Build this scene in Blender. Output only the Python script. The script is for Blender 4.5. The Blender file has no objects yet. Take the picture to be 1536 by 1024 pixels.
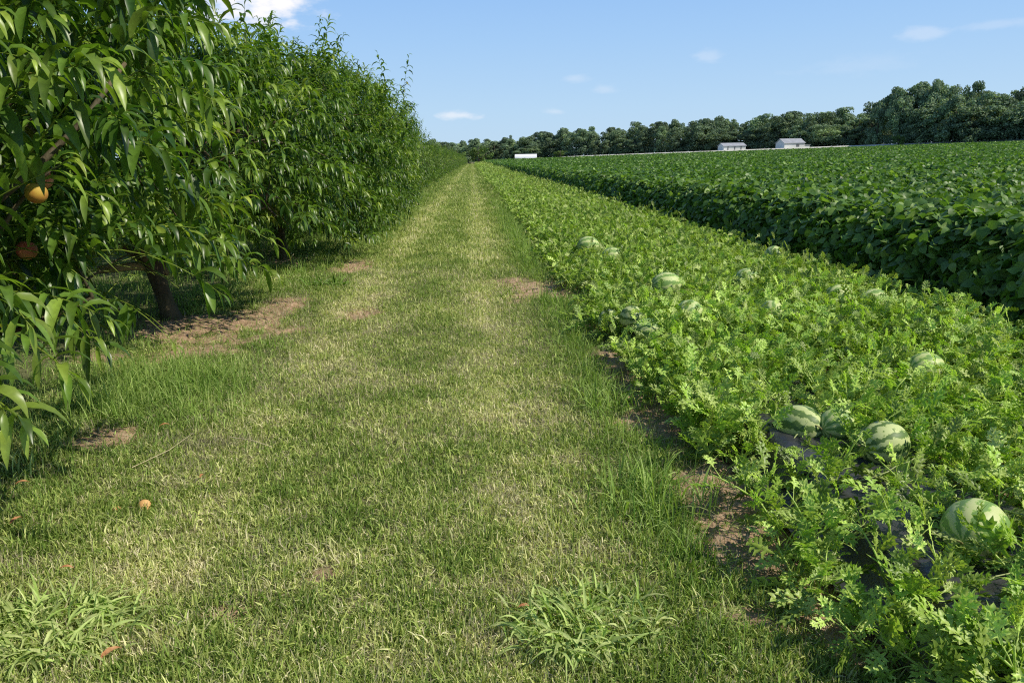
import bpy, math, random
import numpy as np
from mathutils import Vector, Quaternion, Matrix

R = np.random.default_rng(7)
random.seed(7)
scene = bpy.context.scene
C = scene.collection
PI = math.pi

# ------------------------------------------------------------------ helpers
def hash2(ix, iy, s):
    h = (ix.astype(np.int64) * 374761393 + iy.astype(np.int64) * 668265263 + s * 1274126177) & 0xFFFFFFFF
    h = ((h ^ (h >> 13)) * 1274126177) & 0xFFFFFFFF
    return ((h ^ (h >> 16)) & 0xFFFF) / 65535.0

def vnoise(x, y, scale, s=0):
    x = np.asarray(x, float) / scale; y = np.asarray(y, float) / scale
    ix = np.floor(x); iy = np.floor(y)
    fx = x - ix; fy = y - iy
    fx = fx * fx * (3 - 2 * fx); fy = fy * fy * (3 - 2 * fy)
    a = hash2(ix, iy, s); b = hash2(ix + 1, iy, s); c = hash2(ix, iy + 1, s); d = hash2(ix + 1, iy + 1, s)
    return (a * (1 - fx) + b * fx) * (1 - fy) + (c * (1 - fx) + d * fx) * fy

def fbm(x, y, scale, s=0, n=3):
    v = 0; a = .5; t = 0
    for k in range(n):
        v = v + a * vnoise(x, y, scale / 2 ** k, s + k * 17); t += a; a *= .5
    return v / t

def sstep(a, b, x):
    t = np.clip((np.asarray(x, float) - a) / (b - a), 0, 1)
    return t * t * (3 - 2 * t)

def nrm(v):
    return v / np.maximum(np.linalg.norm(v, axis=-1, keepdims=True), 1e-9)

def mesh_np(name, verts, loops, counts, attr=None, smooth=True):
    me = bpy.data.meshes.new(name)
    nv, nl, nf = len(verts), len(loops), len(counts)
    me.vertices.add(nv); me.loops.add(nl); me.polygons.add(nf)
    me.vertices.foreach_set('co', np.ascontiguousarray(verts, dtype=np.float32).ravel())
    me.loops.foreach_set('vertex_index', np.ascontiguousarray(loops, dtype=np.int32))
    starts = np.zeros(nf, dtype=np.int32); starts[1:] = np.cumsum(counts)[:-1]
    me.polygons.foreach_set('loop_start', starts)
    me.polygons.foreach_set('loop_total', np.ascontiguousarray(counts, dtype=np.int32))
    me.polygons.foreach_set('use_smooth', np.full(nf, smooth, dtype=bool))
    if attr is not None:
        a = me.attributes.new('vary', 'FLOAT_COLOR', 'POINT')
        col = np.ones((nv, 4), dtype=np.float32); col[:, :attr.shape[1]] = attr
        a.data.foreach_set('color', col.ravel())
    me.update(calc_edges=True)
    return me

def link(name, me, mat=None, parent=None):
    o = bpy.data.objects.new(name, me); C.objects.link(o)
    if mat: me.materials.append(mat)
    if parent is not None: o.parent = parent
    return o

def tag(o, label=None, cat=None, group=None, kind=None):
    if label: o['label'] = label
    if cat: o['category'] = cat
    if group: o['group'] = group
    if kind: o['kind'] = kind
    return o

def empty(name, loc, rz=0, label=None, cat=None, group=None):
    o = bpy.data.objects.new(name, None); C.objects.link(o)
    o.location = loc; o.rotation_euler = (0, 0, rz); o.empty_display_size = .2
    return tag(o, label, cat, group)

class Geo:
    """accumulates verts / faces / attributes of one mesh"""
    def __init__(s): s.v = []; s.l = []; s.c = []; s.a = []; s.n = 0
    def add(s, v, l, c, a):
        s.v.append(v); s.l.append(l + s.n); s.c.append(c); s.a.append(a); s.n += len(v); return s
    def arrays(s):
        return np.concatenate(s.v), np.concatenate(s.l), np.concatenate(s.c), np.concatenate(s.a)
    def build(s, name, mat, parent=None, smooth=True):
        v, l, c, a = s.arrays()
        return link(name, mesh_np(name, v, l, c, a, smooth), mat, parent)

def tile(nv_per, fl, fc, N):
    """repeat a face pattern for N copies with nv_per vertices each"""
    l = (fl[None, :] + (np.arange(N) * nv_per)[:, None]).ravel()
    return l, np.tile(fc, N)

def strips(base, d, length, width, droop, fold, prof, attr3, roll=None, curl=0.0, ns=None):
    """N leaves/blades: cross-section of three points, bending downwards by 'droop' per segment.
    prof: relative half widths of sections, the last one is the tip."""
    N = len(base); K = len(prof) - 1
    d = nrm(d.copy()); p = base.copy()
    z = np.array([0, 0, 1.0])
    side = np.cross(d, z[None, :]); bad = np.linalg.norm(side, axis=1) < 1e-3
    side[bad] = [1, 0, 0]; side = nrm(side)
    if roll is not None:
        up = np.cross(side, d); side = nrm(side * np.cos(roll)[:, None] + up * np.sin(roll)[:, None])
    V = np.zeros((N, K * 3 + 1, 3)); A = np.zeros((N, K * 3 + 1, 3))
    seg = (length / K)[:, None]
    for k in range(K):
        nor = np.cross(side, d)
        w = (width * prof[k])[:, None]
        V[:, k * 3] = p - side * w + nor * w * fold
        V[:, k * 3 + 1] = p
        V[:, k * 3 + 2] = p + side * w + nor * w * fold
        A[:, k * 3:k * 3 + 3, 0:2] = attr3[:, None, :2]; A[:, k * 3:k * 3 + 3, 2] = k / K
        A[:, k * 3 + 1, 2] += .0
        p = p + d * seg
        g = np.zeros_like(d); g[:, 2] = -droop
        d = nrm(d + g)
        if curl: side = nrm(side + np.cross(d, side) * curl)
    V[:, -1] = p; A[:, -1, :2] = attr3[:, :2]; A[:, -1, 2] = 1
    fl = []; fc = []
    for k in range(K - 1):
        a = k * 3; b = a + 3
        fl += [a, a + 1, b + 1, b, a + 1, a + 2, b + 2, b + 1]; fc += [4, 4]
    a = (K - 1) * 3; t = K * 3
    fl += [a, a + 1, t, a + 1, a + 2, t]; fc += [3, 3]
    l, c = tile(K * 3 + 1, np.array(fl), np.array(fc), N)
    return V.reshape(-1, 3), l, c, A.reshape(-1, 3)

def tubes(paths, radii, sides, attr3):
    """paths (S,K,3), radii (S,K)"""
    S, K, _ = paths.shape
    t = nrm(np.gradient(paths, axis=1))
    ref = np.where(np.abs(t[..., 2:3]) > .9, np.array([1., 0, 0]), np.array([0, 0, 1.]))
    u = nrm(np.cross(t, ref)); w = np.cross(t, u)
    ang = np.arange(sides) / sides * 2 * PI
    V = paths[:, :, None, :] + radii[:, :, None, None] * (u[:, :, None, :] * np.cos(ang)[None, None, :, None] + w[:, :, None, :] * np.sin(ang)[None, None, :, None])
    A = np.zeros((S, K, sides, 3)); A[..., :2] = attr3[:, None, None, :2]; A[..., 2] = (np.arange(K) / (K - 1))[None, :, None]
    fl = []; fc = []
    for k in range(K - 1):
        for j in range(sides):
            j2 = (j + 1) % sides
            fl += [k * sides + j, k * sides + j2, (k + 1) * sides + j2, (k + 1) * sides + j]; fc.append(4)
    fl += [(K - 1) * sides + j for j in range(sides)]; fc.append(sides)
    l, c = tile(K * sides, np.array(fl), np.array(fc), S)
    return V.reshape(-1, 3), l, c, A.reshape(-1, 3)

def bake(g, templates, tid, M, pos, rnd):
    """place copies of small leaf sprays into one mesh (ground cover)"""
    for i, (v, l, c, a) in enumerate(templates):
        k = np.where(tid == i)[0]
        if not len(k): continue
        V = np.einsum('nij,vj->nvi', M[k], v) + pos[k][:, None, :]
        A = np.repeat(a[None], len(k), 0); A[..., 0] = np.clip(A[..., 0] * .55 + rnd[k][:, None] * .45, 0, 1)
        n = len(k)
        L = (l[None, :] + (np.arange(n) * len(v))[:, None]).ravel()
        g.add(V.reshape(-1, 3), L, np.tile(c, n), A.reshape(-1, 3))

def rotz_tilt(n, scale, tilt):
    """random heading + random tilt matrices"""
    a = R.uniform(0, 2 * PI, n); b = R.uniform(0, 2 * PI, n)
    t = np.abs(R.normal(0, tilt, n))
    ca, sa = np.cos(a), np.sin(a); Z = np.zeros((n, 3, 3))
    Z[:, 0, 0] = ca; Z[:, 0, 1] = -sa; Z[:, 1, 0] = sa; Z[:, 1, 1] = ca; Z[:, 2, 2] = 1
    x, y = np.cos(b), np.sin(b); ct, st = np.cos(t), np.sin(t); T = np.zeros((n, 3, 3))
    T[:, 0, 0] = ct + x * x * (1 - ct); T[:, 0, 1] = x * y * (1 - ct); T[:, 0, 2] = y * st
    T[:, 1, 0] = x * y * (1 - ct); T[:, 1, 1] = ct + y * y * (1 - ct); T[:, 1, 2] = -x * st
    T[:, 2, 0] = -y * st; T[:, 2, 1] = x * st; T[:, 2, 2] = ct
    return np.einsum('nij,njk->nik', T, Z) * scale[:, None, None]

# ------------------------------------------------------------------ materials
def nodes(m):
    m.use_nodes = True; nt = m.node_tree; nt.nodes.clear(); return nt, nt.nodes, nt.links

def foliage(name, stops, trans=.3, tcol=None, rough=.45, spec=.35, tipmix=None, bright=.35, objvar=False):
    """colour from the per-leaf attribute 'vary' (r: hue position, g: brightness, b: position along leaf)"""
    m = bpy.data.materials.new(name); nt, N, L = nodes(m)
    at = N.new('ShaderNodeAttribute'); at.attribute_name = 'vary'
    sp = N.new('ShaderNodeSeparateColor'); L.new(at.outputs['Color'], sp.inputs[0])
    cr = N.new('ShaderNodeValToRGB'); L.new(sp.outputs[0], cr.inputs[0])
    e = cr.color_ramp.elements
    e[0].position = stops[0][0]; e[0].color = (*stops[0][1], 1)
    e[1].position = stops[-1][0]; e[1].color = (*stops[-1][1], 1)
    for p, c in stops[1:-1]:
        x = e.new(p); x.color = (*c, 1)
    mr = N.new('ShaderNodeMapRange'); L.new(sp.outputs[1], mr.inputs[0])
    mr.inputs[3].default_value = 1 - bright; mr.inputs[4].default_value = 1 + bright
    # small mottling
    tx = N.new('ShaderNodeTexCoord'); no = N.new('ShaderNodeTexNoise'); no.inputs['Scale'].default_value = 60; no.inputs['Detail'].default_value = 2
    L.new(tx.outputs['Object'], no.inputs[0])
    mm = N.new('ShaderNodeMapRange'); L.new(no.outputs[0], mm.inputs[0]); mm.inputs[1].default_value = .3; mm.inputs[2].default_value = .7
    mm.inputs[3].default_value = .82; mm.inputs[4].default_value = 1.18
    mu = N.new('ShaderNodeMath'); mu.operation = 'MULTIPLY'; L.new(mr.outputs[0], mu.inputs[0]); L.new(mm.outputs[0], mu.inputs[1])
    if objvar:
        oi = N.new('ShaderNodeObjectInfo'); om = N.new('ShaderNodeMapRange'); L.new(oi.outputs['Random'], om.inputs[0]); om.inputs[3].default_value = .65; om.inputs[4].default_value = 1.3
        m2 = N.new('ShaderNodeMath'); m2.operation = 'MULTIPLY'; L.new(mu.outputs[0], m2.inputs[0]); L.new(om.outputs[0], m2.inputs[1]); mu = m2
    vm = N.new('ShaderNodeVectorMath'); vm.operation = 'SCALE'; L.new(cr.outputs[0], vm.inputs[0]); L.new(mu.outputs[0], vm.inputs['Scale'])
    col = vm.outputs[0]
    if tipmix:
        mx = N.new('ShaderNodeMix'); mx.data_type = 'RGBA'; f = N.new('ShaderNodeMapRange'); L.new(sp.outputs[2], f.inputs[0])
        f.inputs[1].default_value = tipmix[1]; f.inputs[2].default_value = tipmix[2]
        L.new(f.outputs[0], mx.inputs[0]); mx.inputs[7].default_value = (*tipmix[0], 1); L.new(col, mx.inputs[6]); col = mx.outputs[2]
    bs = N.new('ShaderNodeBsdfPrincipled'); L.new(col, bs.inputs['Base Color']); bs.inputs['Roughness'].default_value = rough
    bs.inputs['Specular IOR Level'].default_value = spec
    tr = N.new('ShaderNodeBsdfTranslucent')
    tm = N.new('ShaderNodeMix'); tm.data_type = 'RGBA'; tm.blend_type = 'MULTIPLY'; tm.inputs[0].default_value = 1
    L.new(col, tm.inputs[6]); tm.inputs[7].default_value = (*(tcol or (1.5, 1.7, .55)), 1); L.new(tm.outputs[2], tr.inputs[0])
    ms = N.new('ShaderNodeMixShader'); ms.inputs[0].default_value = trans
    L.new(bs.outputs[0], ms.inputs[1]); L.new(tr.outputs[0], ms.inputs[2])
    o = N.new('ShaderNodeOutputMaterial'); L.new(ms.outputs[0], o.inputs[0])
    return m

def rough_mat(name, c1, c2, scale=8, rough=.8, bump=.3, bscale=30, spec=.3, stretch=(1, 1, 1), c3=None):
    m = bpy.data.materials.new(name); nt, N, L = nodes(m)
    tx = N.new('ShaderNodeTexCoord'); mp = N.new('ShaderNodeMapping'); mp.inputs['Scale'].default_value = stretch
    L.new(tx.outputs['Object'], mp.inputs[0])
    no = N.new('ShaderNodeTexNoise'); no.inputs['Scale'].default_value = scale; no.inputs['Detail'].default_value = 5; L.new(mp.outputs[0], no.inputs[0])
    cr = N.new('ShaderNodeValToRGB'); L.new(no.outputs[0], cr.inputs[0])
    e = cr.color_ramp.elements; e[0].position = .3; e[0].color = (*c1, 1); e[1].position = .7; e[1].color = (*c2, 1)
    if c3: x = e.new(.5); x.color = (*c3, 1)
    n2 = N.new('ShaderNodeTexNoise'); n2.inputs['Scale'].default_value = bscale; n2.inputs['Detail'].default_value = 4; L.new(mp.outputs[0], n2.inputs[0])
    bp = N.new('ShaderNodeBump'); bp.inputs['Strength'].default_value = bump; bp.inputs['Distance'].default_value = .02; L.new(n2.outputs[0], bp.inputs['Height'])
    bs = N.new('ShaderNodeBsdfPrincipled'); L.new(cr.outputs[0], bs.inputs['Base Color']); L.new(bp.outputs[0], bs.inputs['Normal'])
    bs.inputs['Roughness'].default_value = rough; bs.inputs['Specular IOR Level'].default_value = spec
    o = N.new('ShaderNodeOutputMaterial'); L.new(bs.outputs[0], o.inputs[0])
    return m

M = {}
M['peach_leaf'] = foliage('peach_leaf', [(0, (.03, .078, .011)), (.5, (.115, .2, .026)), (.9, (.28, .37, .055)), (1, (.28, .26, .05))], trans=.34, rough=.36, spec=.45)
M['grass'] = foliage('grass_blades', [(0, (.16, .245, .045)), (.3, (.35, .42, .11)), (.55, (.51, .54, .2)), (.8, (.64, .61, .34)), (1, (.76, .68, .46))], trans=.25, rough=.55, spec=.25, bright=.35)
M['tallgrass'] = foliage('tall_grass', [(0, (.12, .22, .035)), (.6, (.32, .44, .11)), (1, (.52, .57, .24))], trans=.3, rough=.5, spec=.25)
M['hay'] = foliage('dry_clippings', [(0, (.2, .19, .12)), (.5, (.38, .35, .22)), (1, (.58, .5, .33))], trans=.1, rough=.7, spec=.15)
M['melon_leaf'] = foliage(bright=.45, name='melon_leaf', stops=[(0, (.09, .17, .022)), (.45, (.275, .41, .065)), (.85, (.5, .6, .16)), (1, (.7, .73, .38))], trans=.28, rough=.45, spec=.45)
M['soy'] = foliage('soy_leaf', [(0, (.035, .09, .016)), (.55, (.115, .215, .04)), (1, (.3, .42, .1))], trans=.3, rough=.46, spec=.36)
M['hazed_wood_leaf'] = foliage('hazed_wood_leaf', [(0, (.11, .16, .11)), (.6, (.21, .29, .17)), (1, (.34, .43, .2))], trans=.2, rough=.7, spec=.15, objvar=True)  # distance haze is painted in: leaf colours paled and shifted towards blue
M['shrub_leaf'] = foliage('shrub_leaf', [(0, (.07, .13, .03)), (1, (.15, .22, .06))], trans=.25, rough=.6, spec=.2)
M['bark'] = rough_mat('bark', (.045, .03, .02), (.15, .11, .06), scale=6, bump=.9, bscale=22, stretch=(1, 1, .35), c3=(.08, .07, .035))
M['farbark'] = rough_mat('far_bark', (.06, .05, .04), (.12, .1, .08), scale=2)
M['oldlimb'] = rough_mat('sawn_limb_bark', (.2, .14, .07), (.36, .28, .14), scale=5, bump=.7, bscale=18)
M['sawn'] = rough_mat('sawn_wood', (.45, .27, .13), (.6, .4, .22), scale=20)

# ------------------------------------------------------------------ terrain
def zedge(x):                       # far edge of the soybean field (it runs back to the left)
    x = np.asarray(x, float)
    return 450 - np.clip(x, -40, 400) * 1.0

def gz(x, y):
    x = np.asarray(x, float); y = np.asarray(y, float)
    z = .018 * np.maximum(0, x - 6) ** 1.0
    b = sstep(0, 9, y - zedge(x)) * sstep(10, 60, x)
    z = z + b * 1.35
    near = 1 - sstep(30, 80, y)
    z = z + near * (.035 * (fbm(x, y, .9, 3) - .5) + .05 * (fbm(x, y, 3.0, 5) - .5))
    z = z - .03 * (np.exp(-((x + 1.35) / .22) ** 2) + np.exp(-((x - .15) / .22) ** 2)) * (1 - sstep(60, 120, y))
    return z

def blob(x, y, cx, cy, rx, ry, s=1):
    d = np.sqrt(((x - cx) / rx) ** 2 + ((y - cy) / ry) ** 2) + (fbm(x, y, .45, s) - .5) * 1.6 + (fbm(x, y, .09, s + 5) - .5) * .8
    return 1 - sstep(.6, 1.15, d)

def m_dirt(x, y):
    v = np.zeros_like(np.asarray(x, float))
    for b in [(-2.8, 8.0, .95, 1.35, 11), (-2.35, 9.1, .3, .7, 12), (-3.4, 13.4, .7, .6, 13), (.85, 9.9, .7, .95, 14),
              (1.24, 6.2, .3, .9, 15), (1.2, 5.0, .3, .85, 16), (1.2, 3.25, .34, .85, 17), (-.64, 2.85, .11, .08, 18),
              (-.96, 2.6, .12, .1, 19), (-1.3, 8.6, .22, .5, 21), (-2.3, 4.7, .22, .2, 22),
              (1.3, 2.4, .25, .5, 23), (1.25, 7.6, .2, .5, 26), (-1.9, 12.4, .35, .9, 27)]:
        v = np.maximum(v, blob(x, y, *b))
    v = np.maximum(v, sstep(1.28, 1.4, x) * (1 - sstep(4.6, 4.9, x)))
    return v

def m_straw(x, y):
    """pale worn wheel tracks and dry patches"""
    n = fbm(x, y, 1.1, 41)
    far = 1 - .25 * sstep(12, 60, y)
    v = .68 * far * np.exp(-((x + 1.4 + .1 * (n - .5)) / .33) ** 2) + .6 * far * np.exp(-((x - .12) / .3) ** 2)
    v = v * (.35 + 1.1 * n) + .3 * sstep(.5, .75, fbm(x, y, .8, 55)) + .2
    v = v - .45 * np.exp(-((x - .85) / .22) ** 2) - .35 * np.exp(-((x + 2.3) / .5) ** 2)
    return np.clip(v, 0, 1)

def m_tall(x, y):
    """lush uncut grass at the two sides of the lane"""
    n = fbm(x, y, .7, 77)
    l = sstep(-1.75, -2.15, x + .25 * (n - .5)) * sstep(2.6, 3.8, y)
    c = np.exp(-(((x + 2.35) / .75) ** 2 + ((y - 5.6) / 1.2) ** 2)) * 1.2
    c = np.maximum(c, .6 * np.exp(-(((x + 2.6) / .5) ** 2 + ((y - 12) / 1.6) ** 2)))
    r = np.exp(-((x - .88 - .1 * (n - .5)) / .2) ** 2) * (.4 + .8 * n)
    r = r * (1 - sstep(15, 40, y)) * (.25 + .75 * sstep(2.5, 3.1, y))
    v = np.maximum(np.maximum(c, l * .28), r * 1.1)
    return np.clip(v * (1 - .9 * m_dirt(x, y)), 0, 1)

# ground: ONE sheet, finer near the camera
xs = np.unique(np.concatenate([np.arange(-4.6, 5.2, .05), np.arange(-14, -4.6, .5), np.arange(5.2, 30, .8), np.arange(30, 300, 6), np.arange(-60, -14, 3),
                               np.linspace(300, 2600, 12), np.linspace(-2600, -60, 14)]).round(4))
ys = np.unique(np.concatenate([np.arange(1.2, 13, .05), np.arange(13, 30, .25), np.arange(30, 90, 1.5), np.arange(90, 560, 5), np.linspace(560, 4000, 12), np.linspace(-300, 1.2, 12)]).round(4))
X, Y = np.meshgrid(xs, ys); nx, ny = len(xs), len(ys)
Z = gz(X, Y)
di = m_dirt(X, Y)
nearm = (1 - sstep(14, 25, Y))
Z = Z - di * .02 * nearm + di * nearm * .05 * np.abs(fbm(X, Y, .16, 91) - .5) * 2 * (X < 1.4)
V = np.stack([X, Y, Z], -1).reshape(-1, 3)
i = np.arange(nx * ny).reshape(ny, nx)
F = np.stack([i[:-1, :-1], i[:-1, 1:], i[1:, 1:], i[1:, :-1]], -1).reshape(-1, 4)
att = np.stack([di, m_straw(X, Y), m_tall(X, Y)], -1).reshape(-1, 3)
gm = mesh_np('ground', V, F.ravel(), np.full(len(F), 4), att)

def ground_material():
    m = bpy.data.materials.new('ground_soil_and_turf'); nt, N, L = nodes(m)
    at = N.new('ShaderNodeAttribute'); at.attribute_name = 'vary'; sp = N.new('ShaderNodeSeparateColor'); L.new(at.outputs['Color'], sp.inputs[0])
    tx = N.new('ShaderNodeTexCoord')
    def noise(s, d=6, r=.6):
        n = N.new('ShaderNodeTexNoise'); n.inputs['Scale'].default_value = s; n.inputs['Detail'].default_value = d; n.inputs['Roughness'].default_value = r
        L.new(tx.outputs['Object'], n.inputs[0]); return n.outputs[0]
    def ramp(f, st):
        cr = N.new('ShaderNodeValToRGB'); L.new(f, cr.inputs[0]); e = cr.color_ramp.elements
        e[0].position = st[0][0]; e[0].color = (*st[0][1], 1); e[1].position = st[-1][0]; e[1].color = (*st[-1][1], 1)
        for p, c in st[1:-1]: x = e.new(p); x.color = (*c, 1)
        return cr.outputs[0]
    def mix(f, a, b):
        x = N.new('ShaderNodeMix'); x.data_type = 'RGBA'; L.new(f, x.inputs[0]); L.new(a, x.inputs[6]); L.new(b, x.inputs[7]); return x.outputs[2]
    fine = noise(60, 8, .8)
    soil = ramp(noise(16, 8, .7), [(.3, (.24, .15, .09)), (.5, (.44, .3, .19)), (.7, (.6, .44, .3))])
    turf = ramp(fine, [(.34, (.04, .045, .02)), (.5, (.14, .14, .065)), (.64, (.3, .28, .16))])
    straw = ramp(fine, [(.32, (.08, .075, .035)), (.5, (.25, .23, .12)), (.66, (.43, .38, .22))])
    lush = ramp(fine, [(.3, (.035, .07, .015)), (.7, (.1, .17, .035))])
    c = mix(sp.outputs[1], turf, straw); c = mix(sp.outputs[2], c, lush); c = mix(sp.outputs[0], c, soil)
    bs = N.new('ShaderNodeBsdfPrincipled'); L.new(c, bs.inputs['Base Color']); bs.inputs['Roughness'].default_value = .95; bs.inputs['Specular IOR Level'].default_value = .1
    bp = N.new('ShaderNodeBump'); bp.inputs['Strength'].default_value = .8; bp.inputs['Distance'].default_value = .03; L.new(noise(28, 8, .7), bp.inputs['Height']); L.new(bp.outputs[0], bs.inputs['Normal'])
    o = N.new('ShaderNodeOutputMaterial'); L.new(bs.outputs[0], o.inputs[0]); return m
g = link('ground', gm, ground_material()); tag(g, 'level farm ground with bare soil patches and turf', kind='structure')

# pale sandy lane beyond the soybean field, lying on the bank
lx = np.linspace(18, 330, 160)
pts = []
for t in (2.5, 5.5, 9, 13):
    yy = zedge(lx) + t; pts.append(np.stack([lx, yy, gz(lx, yy) + .03 + (.35 if t == 9 else 0)], -1))
P = np.stack(pts, 1); n = len(lx); V = P.reshape(-1, 3); i = np.arange(n * 4).reshape(n, 4)
F = np.stack([i[:-1, :-1], i[1:, :-1], i[1:, 1:], i[:-1, 1:]], -1).reshape(-1, 4)
lane = link('sandy_lane', mesh_np('sandy_lane', V, F.ravel(), np.full(len(F), 4)), rough_mat('pale_sand', (.5, .5, .42), (.66, .64, .55), scale=.4, bscale=3))
tag(lane, 'pale sandy lane along the far edge of the field', kind='structure')

# ------------------------------------------------------------------ black plastic mulch beds
def bedz(x, cx, w=.42, h=.15):
    return h * (1 - sstep(w * .75, w * 1.15, np.abs(x - cx)))
def bed_height(x, y):
    return np.maximum(bedz(x, 1.9), bedz(x, 3.75))
def mulch(cx, label, name):
    u = np.linspace(-.56, .56, 44); v = np.concatenate([np.arange(1.2, 16, .06), np.arange(16, 150, 1.0)])
    U, Vv = np.meshgrid(u, v); X = cx + U + .04 * (fbm(Vv, Vv * 0, .8, 5) - .5)
    Z = gz(cx + 0 * U, Vv) + bedz(X, cx) + .03
    Z = Z + (.022 * (fbm(X * 2.2, Vv * 1.0, .22, 61) - .5) + .012 * (fbm(X, Vv * 2.2, .07, 62) - .5)) * (1 - sstep(14, 16, Vv))
    W = np.stack([X, Vv, Z], -1).reshape(-1, 3); i = np.arange(U.size).reshape(U.shape)
    F = np.stack([i[:-1, :-1], i[:-1, 1:], i[1:, 1:], i[1:, :-1]], -1).reshape(-1, 4)
    o = link(name, mesh_np(name, W, F.ravel(), np.full(len(F), 4)), M['plastic']); return tag(o, label, 'mulch film', 'black plastic film under the watermelon rows')
M['plastic'] = rough_mat('black_mulch_film', (.022, .023, .027), (.06, .06, .066), scale=9, rough=.33, bump=.7, bscale=22, spec=.8)
mulch(1.9, 'wrinkled black plastic mulch film at the lane side of the watermelon patch', 'mulch_film')
mulch(3.75, 'black plastic mulch film under the vines beside the soybean field', 'mulch_film')

# ------------------------------------------------------------------ grass
def area_points(n, x0, x1, y0, y1, power=1.6):
    """random points whose density falls with distance y^-power"""
    u = R.random(n); k = 1 - power + 1e-4
    y = (y0 ** k + u * (y1 ** k - y0 ** k)) ** (1 / k)
    return R.uniform(x0, x1, n), y

LEAFP = [.35, .85, 1, .7, 0]
def grass_blades(name, n, x0, x1, y0, y1, dens_f, len_f, w, hue_f, mat, label, droop=(.1, .7), lean=.9, power=1.5, prof=(.7, 1, .7, 0)):
    x, y = area_points(n, x0, x1, y0, y1, power)
    keep = R.random(n) < dens_f(x, y); x, y = x[keep], y[keep]; n = len(x)
    a = R.uniform(0, 2 * PI, n); t = np.clip(np.abs(R.normal(0, lean, n)), 0, 1.35)
    d = np.stack([np.cos(a) * np.sin(t), np.sin(a) * np.sin(t), np.cos(t)], -1)
    L = len_f(x, y) * R.uniform(.5, 1.3, n); sc = np.maximum(1, y / 7) ** .75
    hue = hue_f(x, y); at = np.stack([hue, R.random(n)], -1)
    b = np.stack([x, y, gz(x, y) - .004], -1)
    g = Geo(); g.add(*strips(b, d, L * np.minimum(sc, 2.2), w * R.uniform(.6, 1.4, n) * sc, R.uniform(*droop, n), .3, list(prof), at, roll=R.normal(0, .8, n)))
    o = g.build(name, mat, smooth=True); return tag(o, label, 'grass', kind='stuff')

def mowlen(x, y):
    return .046 + .05 * fbm(x, y, .3, 31) ** 1.5
def mowhue(x, y):
    s = m_straw(x, y); n = len(x)
    patch = fbm(x, y, .33, 66)
    return np.clip(s * .5 + (patch - .5) * 1.0 + (clump(x, y, 8, .11) - .5) * -.2 + .01 + R.normal(0, .19, n) + (R.random(n) < .12 + .1 * s) * .4, 0, 1)
def clump(x, y, s, sc=.14):
    return sstep(.28, .62, fbm(x, y, sc, s))
grass_blades('mown_grass', 520000, -3.6, 1.35, 1.5, 60, lambda x, y: (1 - .93 * m_dirt(x, y)) * (.12 + .88 * clump(x, y, 8, .11) * (.45 + .55 * clump(x, y, 9, .45))), mowlen, .0027, mowhue, M['grass'],
             'short mown grass of the lane, green with straw coloured wheel tracks', lean=1.0, droop=(.1, 1.1))
grass_blades('lane_grass', 60000, -3.2, 1.4, 55, 330, lambda x, y: 1 + 0 * x, lambda x, y: .06 + 0 * x, .004, mowhue, M['grass'],
             'mown grass at the distant end of the lane', power=1.3)
grass_blades('tall_grass', 330000, -5.5, 1.35, 2.0, 40, lambda x, y: m_tall(x, y) ** 1.3 * (.25 + .75 * clump(x, y, 18, .22)), lambda x, y: .08 + .13 * m_tall(x, y), .0023,
             lambda x, y: np.clip(.4 + (fbm(x, y, .3, 9) - .5) * .8 + R.normal(0, .2, len(x)), 0, 1), M['tallgrass'],
             'lush uncut grass along the tree row and beside the melon patch', droop=(.15, .6), lean=.7, power=1.3, prof=(.6, 1, .8, .5, 0))
grass_blades('orchard_grass', 90000, -14, -3.0, 2.2, 60, lambda x, y: (1 - .97 * m_dirt(x, y)) * clump(x, y, 28, .5), lambda x, y: .13 + 0 * x, .003,
             lambda x, y: np.clip(.3 + R.normal(0, .2, len(x)), 0, 1), M['tallgrass'], 'tall grass in the shade under the peach trees', droop=(.15, .5), lean=.5, power=1.2, prof=(.6, 1, .7, 0))

grass_blades('matted_grass', 420000, -3.2, 1.3, 1.5, 40, lambda x, y: (1 - .9 * m_dirt(x, y)) * (1 - .8 * m_tall(x, y)), lambda x, y: .042 + 0 * x, .0024,
             lambda x, y: np.clip(mowhue(x, y) + .1 + R.normal(0, .12, len(x)), 0, 1), M['grass'], 'flattened matted turf and thatch between the upright blades of the lane', lean=1.6, droop=(-.35, .7), power=1.4, prof=(.6, 1, .8, .5, 0))
grass_blades('lane_herbs', 120000, -2.6, 1.2, 1.5, 30, lambda x, y: (1 - .9 * m_dirt(x, y)) * sstep(.5, .66, fbm(x, y, .42, 140)) * (.3 + .7 * clump(x, y, 141, .09)), lambda x, y: .034 + 0 * x, .0052,
             lambda x, y: np.clip(.22 + .5 * fbm(x, y, .3, 142) * m_straw(x, y) + R.normal(0, .13, len(x)), 0, 1), M['grass'], 'patches of small broad leaved weeds mown short in the lane', lean=1.25, droop=(.0, .5), power=1.4, prof=(.35, .9, 1, .6, 0))
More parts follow.
